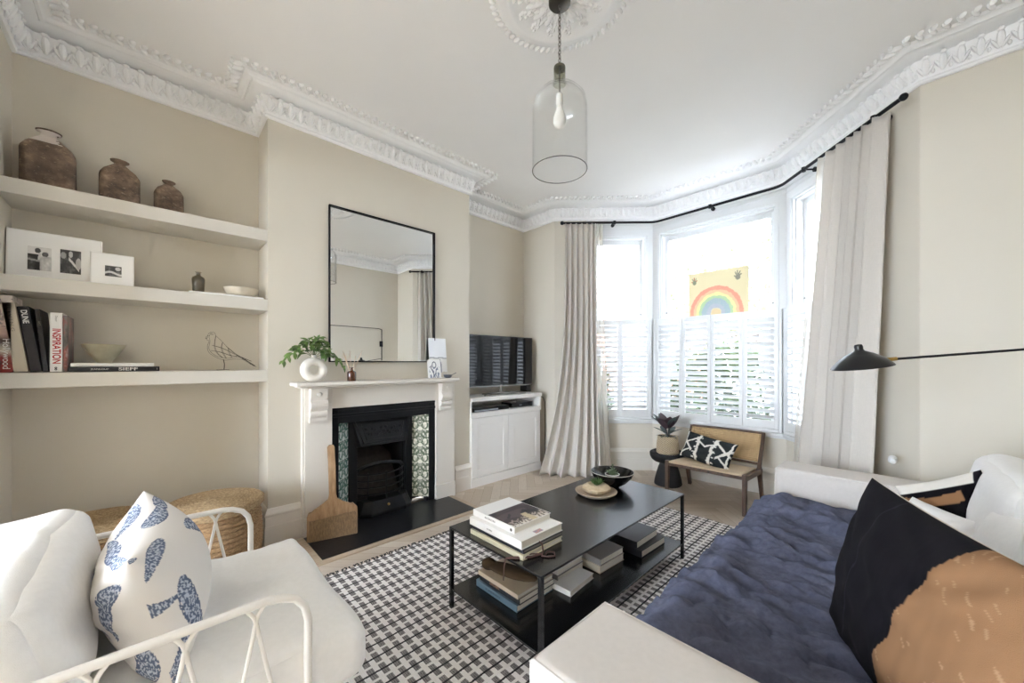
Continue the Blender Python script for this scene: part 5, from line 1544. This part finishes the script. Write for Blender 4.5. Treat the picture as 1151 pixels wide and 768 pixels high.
prof += [(.094, .185), (.086, .183), (.084, .15), (0, .15)]
mb.lathe(prof, 56, cap=False); mb.build('basket', m_wick, bp, smooth=60)
pr = thing('potted_plant', 'dark purple and grey-green leafy plant in the pale basket pot', 'plant', (-1.715, 3.85, .47))
mb = MB(); mb.lathe([(0, 0), (.08, 0), (.082, .004), (0, .008)], 24); mb.build('soil', plain('soil', '2a211b', .95), pr)
m_l1 = plain('purple_leaf', '4a3a40', .5, var=(25, .2)); m_l2 = plain('grey_green_leaf', '55625f', .5, var=(25, .2))
rp = random.Random(9)
def leafset(specs, m):
    mb = MB()
    for (a, el, L_, W_, h0) in specs:
        d = Vector((math.cos(a) * math.cos(el), math.sin(a) * math.cos(el), math.sin(el))); b0 = Vector((0, 0, .02))
        p1 = b0 + d * .05 + Vector((0, 0, h0))
        mb.tube([b0, b0 + (p1 - b0) * .6 + Vector((0, 0, .01)), p1], .0028, 5)
        leaf(mb, p1, d, L_, W_, (-d.x * .6, -d.y * .6, 1), .12, 8, .12)
    return mb.build('leaves', m, pr, smooth=180)
sp1 = [(k * .9, 1.15 - .12 * (k % 3), .15 + .02 * (k % 2), .105, .045) for k in range(7)]
sp2 = [(2.6 + k * .3, .95 - .1 * (k % 2), .18, .09, .05) for k in range(4)] + [(k * 1.05 + .4, .55, .11, .065, .02) for k in range(6)] + [(.1, 1.1, .15, .09, .06), (-.5, 1.0, .14, .085, .07)]
leafset(sp1, m_l1); leafset(sp2, m_l2)
sp3 = [(k * 1.3 + .7, .1, .07, .045, .0) for k in range(5)]; leafset(sp3, m_l2)

# ------------------------------------------------------------------ cane lounge chair
m_walnut = wood('dark_walnut', '3a2a20', '5e4636', .45, 6, (8, 8, 1.5), .1)
m_light = wood('woven_cord_seat', 'b9a284', 'cfbb9d', .7, 40, (30, 1, 1), .2)
N = Nodes('woven_cane'); sp = N.n('ShaderNodeSeparateXYZ'); N.l(N.coord(), sp.inputs[0])
g1 = N.math('SINE', N.math('MULTIPLY', sp.outputs[0], 2 * PI / .016)); g2 = N.math('SINE', N.math('MULTIPLY', sp.outputs[2], 2 * PI / .016))
hol = N.math('GREATER_THAN', N.math('MULTIPLY', N.math('MAXIMUM', g1, 0.0), N.math('MAXIMUM', g2, 0.0)), .38)
f = N.noise(60, 3, .6); cc = N.mix(hol, N.ramp(f, [(.3, lin('a98a62')), (.7, lin('cfb184'))]), lin('77603f'))
N.pbsdf(cc, .7); N.bump(N.math('ADD', g1, g2), .5, .003); m_cane = N.m
chx = thing('cane_chair', 'low dark wooden chair with a cane back and pale seat under the bay window', 'chair', (-1.245, 3.78, 0))
A0, A1 = -1.565, -.925; yf, yb = 3.50, 3.97; zs = .325
def bar(p, q, w1, w2, name, m=m_walnut, parent=chx):
    p, q = Vector(p), Vector(q); d = (q - p); L_ = d.length; d.normalize()
    s_ = Vector((1, 0, 0)) if abs(d.x) < .7 else Vector((0, 1, 0)); s_ = (s_ - d * s_.dot(d)).normalized(); t_ = d.cross(s_)
    mb = MB()
    def ring(c, a, b): return [c + s_ * a + t_ * b, c - s_ * a + t_ * b, c - s_ * a - t_ * b, c + s_ * a - t_ * b]
    mb.hexa(ring(p, w1[0] / 2, w1[1] / 2), ring(q, w2[0] / 2, w2[1] / 2))
    return mb.build(name, m, parent, world=True, bevel=.004)
for x in (A0, A1):
    sg = -1 if x == A0 else 1
    bar((x, yf, .0), (x, yf + .012, zs + .012), (.028, .034), (.034, .044), 'leg')
    bar((x + sg * .0, yb + .07, .0), (x, yb - .035, zs - .01), (.028, .036), (.034, .05), 'leg')
    bar((x, yf - .005, zs - .022), (x, yb + .02, zs - .048), (.030, .042), (.030, .042), 'side_rail')
    bar((x, yb - .055, zs - .06), (x, yb + .125, .605), (.030, .040), (.026, .024), 'back_post')
bar((A0 + .015, yf + .012, zs - .016), (A1 - .015, yf + .012, zs - .016), (.030, .034), (.030, .034), 'front_rail')
mb = MB()
y0_, y1_ = yf - .01, yb - .05
mb.grid(lambda u, v: (A0 + .02 + (A1 - A0 - .04) * u, y0_ + (y1_ - y0_) * v, zs + .004 - .026 * v - .010 * math.sin(PI * u) * math.sin(PI * v)), 20, 12)
mb.build('seat', m_light, chx, world=True, smooth=180, solid=.014)
mb = MB(); L0 = Vector((0, yb + .0, .36)); L1 = Vector((0, yb + .118, .595))
def backp(u, v, off=0):
    p = L0.lerp(L1, v); return (A0 + .012 + (A1 - A0 - .024) * u, p.y - .012 + .02 * math.sin(PI * u) + off, p.z)
mb.grid(lambda u, v: backp(u, v), 24, 8); mb.build('back_panel', m_cane, chx, world=True, smooth=180, solid=.010)
for v in (-.06, 1.03):
    mb = MB(); mb.tube([backp(u / 12, v) for u in range(13)], .012, 8); mb.build('back_rail', m_walnut, chx, world=True, smooth=60)
# patterned cushion on the chair
def batik(a, b):
    x, y = a * 2 - 1, b * 2 - 1; c = lin('2c2f30'); w_ = lin('dcd8d0')
    x1 = abs(x + .05 * nz(x * 3, y * 3, 2))
    if abs(x1 - .30 - .05 * y) < .055 + .02 * nz(x * 6, y * 6, 1): c = w_
    if x1 < .55 and abs(x1 - .30) >= .05 and .05 < fract(y * 2.6 + .3) < .32 and .22 < x1 < .44: c = w_
    if abs(y - .62 + 1.1 * abs(x1 - .42)) < .07: c = w_
    if abs((y + .1) - 1.5 * (x1 - .68)) < .10 and x1 > .5: c = w_
    if abs(y + .5 + 1.2 * (x1 - .8)) < .07 and x1 > .6: c = w_
    if abs(x1 - .93) < .03: c = w_
    return c
M_, w_, h_ = basis((-1.53, 3.80, .322), (-1.09, 3.66, .322), (-1.53, 3.905, .535))
cu = thing('scatter_cushion', 'oblong charcoal cushion with white hand-drawn marks on the cane chair', 'cushion', (-1.28, 3.78, .33))
mb = MB(); pillow(mb, w_ * 1.15, h_ * 1.12, .11, batik, batik, n=100, pinch=.08, wr=.01, seed=7, M=M_ @ Matrix.Rotation(math.radians(-5), 4, 'Z')); mb.build('cover', m_pat, cu, world=True, smooth=180, weld=True)
# ------------------------------------------------------------------ child's rainbow painting in the window
def rainbow(u, v):
    bg_ = lin('ddd1aa'); x, y = (u - .47) * .585, (v - .13) * .515
    r_ = math.hypot(x, y * .92) + .008 * nz(x * 30, y * 30, 0)
    for a, b, c in ((.225, .262, 'e2907e'), (.196, .225, 'efb894'), (.170, .196, 'ecdf9c'), (.140, .170, 'a5c49a'), (.09, .140, '93aab8'), (.05, .09, 'a3abbd')):
        if a < r_ <= b: return mixc(lin(c), bg_, .12 + .2 * abs(nz(x * 60, y * 60, 2)))
    if r_ < .045: return lin('d8c39a')
    for hx, hy, s_, c in ((.10, .80, 1.0, '8d8f78'), (.83, .80, 1.15, '8c8878')):
        dx, dy = (u - hx) * .585 / s_, (v - hy) * .46 / s_
        if math.hypot(dx, dy) < .021: return lin(c)
        for k, (an, L_) in enumerate(((2.75, .034), (2.05, .050), (1.62, .054), (1.2, .050), (.7, .038))):
            t = dx * math.cos(an) + dy * math.sin(an); q = abs(-dx * math.sin(an) + dy * math.cos(an))
            if .012 < t < L_ and q < .0048: return lin(c) if s_ > 1 or k % 2 else lin('b3775f')
    return bg_
m_paint = Nodes('painted_card'); at = m_paint.n('ShaderNodeAttribute'); at.attribute_name = 'design'
df = m_paint.n('ShaderNodeBsdfDiffuse'); tl = m_paint.n('ShaderNodeBsdfTranslucent'); mxs = m_paint.n('ShaderNodeMixShader'); mxs.inputs[0].default_value = .05
m_paint.l(at.outputs['Color'], df.inputs[0]); m_paint.l(at.outputs['Color'], tl.inputs[0]); m_paint.l(df.outputs[0], mxs.inputs[1]); m_paint.l(tl.outputs[0], mxs.inputs[2]); m_paint.l(mxs.outputs[0], m_paint.out.inputs[0])
g = MB(); g.grid(lambda u, v: (-1.690 + .585 * u, 4.335 + .002 * math.sin(u * 5), 1.72 + .515 * v), 110, 100, rainbow)
o = g.build('rainbow_painting', m_paint.m, None, smooth=180, solid=.0008, origin=(-1.4, 4.335, 1.72)); tag(o, "child's painted rainbow with two handprints on cream paper taped in the middle window", 'painting')

# ------------------------------------------------------------------ outside
gnd = MB(); gnd.box(-30, 25, 4.6, 40, -.45, -.35); struct(gnd, 'ground_outside', plain('grey_paving', '8d8b86', .9, var=(2, .15)))
gnd = MB(); gnd.box(-8, 8, -14, -4.1, -.25, -.15); struct(gnd, 'ground_rear', plain('rear_paving', 'a39f98', .9, var=(2, .15)))
def foliage(name, label, cat, c, rad, n_, size, cols, trunk=None, seed=1, shell=.35):
    r = thing(name, label, cat, (c[0], c[1], -.35)); rn = random.Random(seed); mb = MB()
    for k in range(n_):
        while True:
            p = Vector((rn.uniform(-1, 1), rn.uniform(-1, 1), rn.uniform(-1, 1)))
            if shell < p.length < 1 and nz(p.x * 2.2, p.y * 2.2, p.z * 2.2 + seed) > -.12: break
        q = Vector((c[0] + p.x * rad[0], c[1] + p.y * rad[1], c[2] + p.z * rad[2]))
        d = Vector((rn.uniform(-1, 1), rn.uniform(-1, 1), rn.uniform(-1, .6))).normalized(); s_ = d.orthogonal().normalized() * size * rn.uniform(.25, .45); L_ = size * rn.uniform(.7, 1.2)
        i = len(mb.v); mb.v += [q, q + d * L_ * .5 + s_, q + d * L_, q + d * L_ * .5 - s_]; mb.f.append((i, i + 1, i + 2, i + 3))
    N = Nodes(name + '_leaves'); f = N.noise(3, 3); cc = N.ramp(f, [(.35, lin(cols[0])), (.65, lin(cols[1]))])
    df = N.n('ShaderNodeBsdfDiffuse'); tl = N.n('ShaderNodeBsdfTranslucent'); m1 = N.n('ShaderNodeMixShader'); m1.inputs[0].default_value = .4
    N.l(cc, df.inputs[0]); N.l(cc, tl.inputs[0]); N.l(df.outputs[0], m1.inputs[1]); N.l(tl.outputs[0], m1.inputs[2]); N.l(m1.outputs[0], N.out.inputs[0])
    o = mb.build('leaves', N.m, r, world=True); o['kind'] = 'stuff'
    if trunk:
        t_ = MB(); rn = random.Random(seed + 50)
        base_ = Vector((c[0], c[1], -.36)); fork = Vector((c[0] + .1, c[1], trunk))
        t_.tube([base_, base_.lerp(fork, .5) + Vector((.05, 0, 0)), fork], [.11, .09, .07], 8)
        for k in range(11):
            e_ = Vector((c[0] + rn.uniform(-.85, .85) * rad[0], c[1] + rn.uniform(-.6, .6) * rad[1], c[2] + rn.uniform(-.1, .95) * rad[2]))
            mid = fork.lerp(e_, .5) + Vector((rn.uniform(-.2, .2), rn.uniform(-.2, .2), rn.uniform(0, .3)))
            t_.tube([fork, mid, e_], [.045, .028, .008], 5)
            for q in range(3):
                f_ = mid.lerp(e_, rn.uniform(.1, .8)); t_.tube([f_, f_ + Vector((rn.uniform(-.6, .6), rn.uniform(-.4, .4), rn.uniform(-.1, .6)))], [.014, .004], 4)
        t_.build('trunk', plain('bark', '5a5048', .9), r, world=True, smooth=60)
    return r
foliage('street_tree', 'loose pale green tree outside the middle bay window', 'tree', (-2.5, 9.2, 3.1), (2.3, 1.5, 2.4), 2600, .11, ('5c6548', '8f9470'), .9, 3)
foliage('garden_hedge', 'dark green garden hedge seen through the shutters of the middle window', 'hedge', (-1.9, 6.9, .62), (1.7, .55, 1.0), 5200, .10, ('1f2a19', '3f4f2e'), None, 7, .2)
foliage('garden_shrub', 'dark shrub outside the left bay window', 'shrub', (-5.0, 6.9, .55), (.8, .5, .95), 2200, .10, ('1f2a19', '3f4f2e'), None, 12, .2)
hs = thing('brick_house', 'pinkish brick house with white-framed windows across the street', 'house', (-9, 17.5, -.35))
N = Nodes('pink_brick'); bt = N.n('ShaderNodeTexBrick'); N.l(N.stretch(1, 1, 1, N.n('ShaderNodeTexCoord').outputs['Object']), bt.inputs[0])
mp = N.n('ShaderNodeCombineXYZ'); sp = N.n('ShaderNodeSeparateXYZ'); N.l(N.coord(), sp.inputs[0]); N.l(sp.outputs[0], mp.inputs[0]); N.l(sp.outputs[2], mp.inputs[1]); N.l(mp.outputs[0], bt.inputs[0])
bt.inputs['Color1'].default_value = (*lin('9a6450'), 1); bt.inputs['Color2'].default_value = (*lin('a87460'), 1); bt.inputs['Mortar'].default_value = (*lin('b3a090'), 1)
bt.inputs['Scale'].default_value = 4; N.pbsdf(bt.outputs['Color'], .9)
for nm, x0, x1 in (('left', -16, -6.2),):
    wl_ = MB(); wl_.box(x0, x1, 17.5, 18.0, -.35, 5.2); wl_.build('front_wall', N.m, hs, world=True)
    rf = MB(); rf.hexa([(x0 - .2, 17.3, 5.2), (x1 + .2, 17.3, 5.2), (x1 + .2, 24, 5.2), (x0 - .2, 24, 5.2)], [(x0 + .5, 20.5, 7.4), (x1 - .5, 20.5, 7.4), (x1 - .5, 20.7, 7.4), (x0 + .5, 20.7, 7.4)])
    rf.build('roof', plain('pale_slate_roof', 'b5b7ba', .8, var=(2, .1)), hs, world=True)
m_wg = plain('dark_window_pane', '3c4650', .15)
for (xa, za) in ((-14.6, .6), (-12.4, .6), (-10.4, .6), (-8.0, .6), (-14.6, 3.1), (-12.4, 3.1), (-10.4, 3.1), (-8.0, 3.1)):
    wn = MB(); wn.box(xa, xa + 1.1, 17.42, 17.5, za, za + 1.5); w_ = wn.build('window', m_white, hs, world=True)
    for (p0, p1) in ((.06, .72), (.78, 1.44)): MB().box(xa + .08, xa + 1.02, 17.40, 17.42, za + p0, za + p1).build('pane', m_wg, w_, world=True)
hs = thing('white_house', 'pale rendered house across the street, bleached by daylight', 'house', (0, 18.5, -.35))
wl_ = MB(); wl_.box(-5.6, 7, 18.5, 19, -.35, 5.8); wl_.build('front_wall', plain('white_render', 'dcd9d2', .9, var=(1, .04)), hs, world=True)
rf = MB(); rf.hexa([(-5.8, 18.3, 5.8), (7.2, 18.3, 5.8), (7.2, 24, 5.8), (-5.8, 24, 5.8)], [(-5.2, 21, 8.0), (6.6, 21, 8.0), (6.6, 21.2, 8.0), (-5.2, 21.2, 8.0)])
rf.build('roof', plain('grey_slate_roof', 'a9acb0', .8, var=(2, .1)), hs, world=True)
ch_ = MB(); ch_.box(-2.2, -1.5, 20.6, 21.4, 7.2, 9.2); ch_.build('chimney', N.m, hs, world=True)
for xa in (-4.4, -1.6, 1.2, 4.0):
    for za in (.6, 3.4):
        wn = MB(); wn.box(xa, xa + 1.2, 18.42, 18.5, za, za + 1.6); w_ = wn.build('window', m_white, hs, world=True)
        for (p0, p1) in ((.06, .77), (.83, 1.54)): MB().box(xa + .08, xa + 1.12, 18.40, 18.42, za + p0, za + p1).build('pane', m_wg, w_, world=True)
# ------------------------------------------------------------------ light and camera
wd = bpy.data.worlds.new('sky'); sc.world = wd; wd.use_nodes = True
nt = wd.node_tree; nt.nodes.clear()
o_ = nt.nodes.new('ShaderNodeOutputWorld'); bg = nt.nodes.new('ShaderNodeBackground')
bg.inputs[0].default_value = (.77, .865, 1, 1); bg.inputs[1].default_value = SKY
nt.links.new(bg.outputs[0], o_.inputs[0])
# hazy sky, made much brighter behind the house to add daylight from the rear
tc = nt.nodes.new('ShaderNodeTexCoord'); sx_ = nt.nodes.new('ShaderNodeSeparateXYZ'); mr = nt.nodes.new('ShaderNodeMapRange')
nt.links.new(tc.outputs['Generated'], sx_.inputs[0]); nt.links.new(sx_.outputs[1], mr.inputs[0])
mr.inputs['From Min'].default_value = .3; mr.inputs['From Max'].default_value = -.5
mr.inputs['To Min'].default_value = SKY; mr.inputs['To Max'].default_value = SKYR
nt.links.new(mr.outputs[0], bg.inputs[1])
# light portals on the windows
for i, (A, B, u0, u1, side, npan) in enumerate(bays):
    M, Ln, ang = face_frame(A, B)
    ld = bpy.data.lights.new('window_portal', 'AREA'); ld.shape = 'RECTANGLE'; ld.size = u1 - u0; ld.size_y = HEAD - SILL
    ld.cycles.is_portal = True
    lo = bpy.data.objects.new('window_portal', ld); COL.objects.link(lo)
    lo.location = M @ Vector(((u0 + u1) / 2, .15, (HEAD + SILL) / 2))
    lo.rotation_euler = (PI / 2, 0, ang)     # -Z faces inward
ld = bpy.data.lights.new('added_door_portal', 'AREA'); ld.shape = 'RECTANGLE'; ld.size = GX1 - GX0; ld.size_y = GZ
ld.cycles.is_portal = True
lo = bpy.data.objects.new('added_door_portal', ld); COL.objects.link(lo)
lo.location = ((GX0 + GX1) / 2, GY - T - .01, GZ / 2); lo.rotation_euler = (-PI / 2, 0, 0)

cam = bpy.data.cameras.new('camera'); co_ = bpy.data.objects.new('camera', cam); COL.objects.link(co_)
co_.location = (0, 0, 1.25); co_.rotation_euler = (PI / 2, 0, math.radians(46.384))
cam.sensor_width = 36; cam.lens = 425.05 / 1151 * 36
cam.shift_y = (408.35 - 384) / 1151
cam.clip_start = .02
sc.camera = co_
sc.view_settings.view_transform = 'Standard'; sc.view_settings.look = 'None'
sc.view_settings.gamma = 1; sc.view_settings.exposure = EXPO; sc.view_settings.use_curve_mapping = False
sc.cycles.max_bounces = 12; sc.cycles.diffuse_bounces = 8; sc.cycles.transparent_max_bounces = 24
sc.cycles.sample_clamp_indirect = 12
sc.cycles.caustics_reflective = False; sc.cycles.caustics_refractive = False
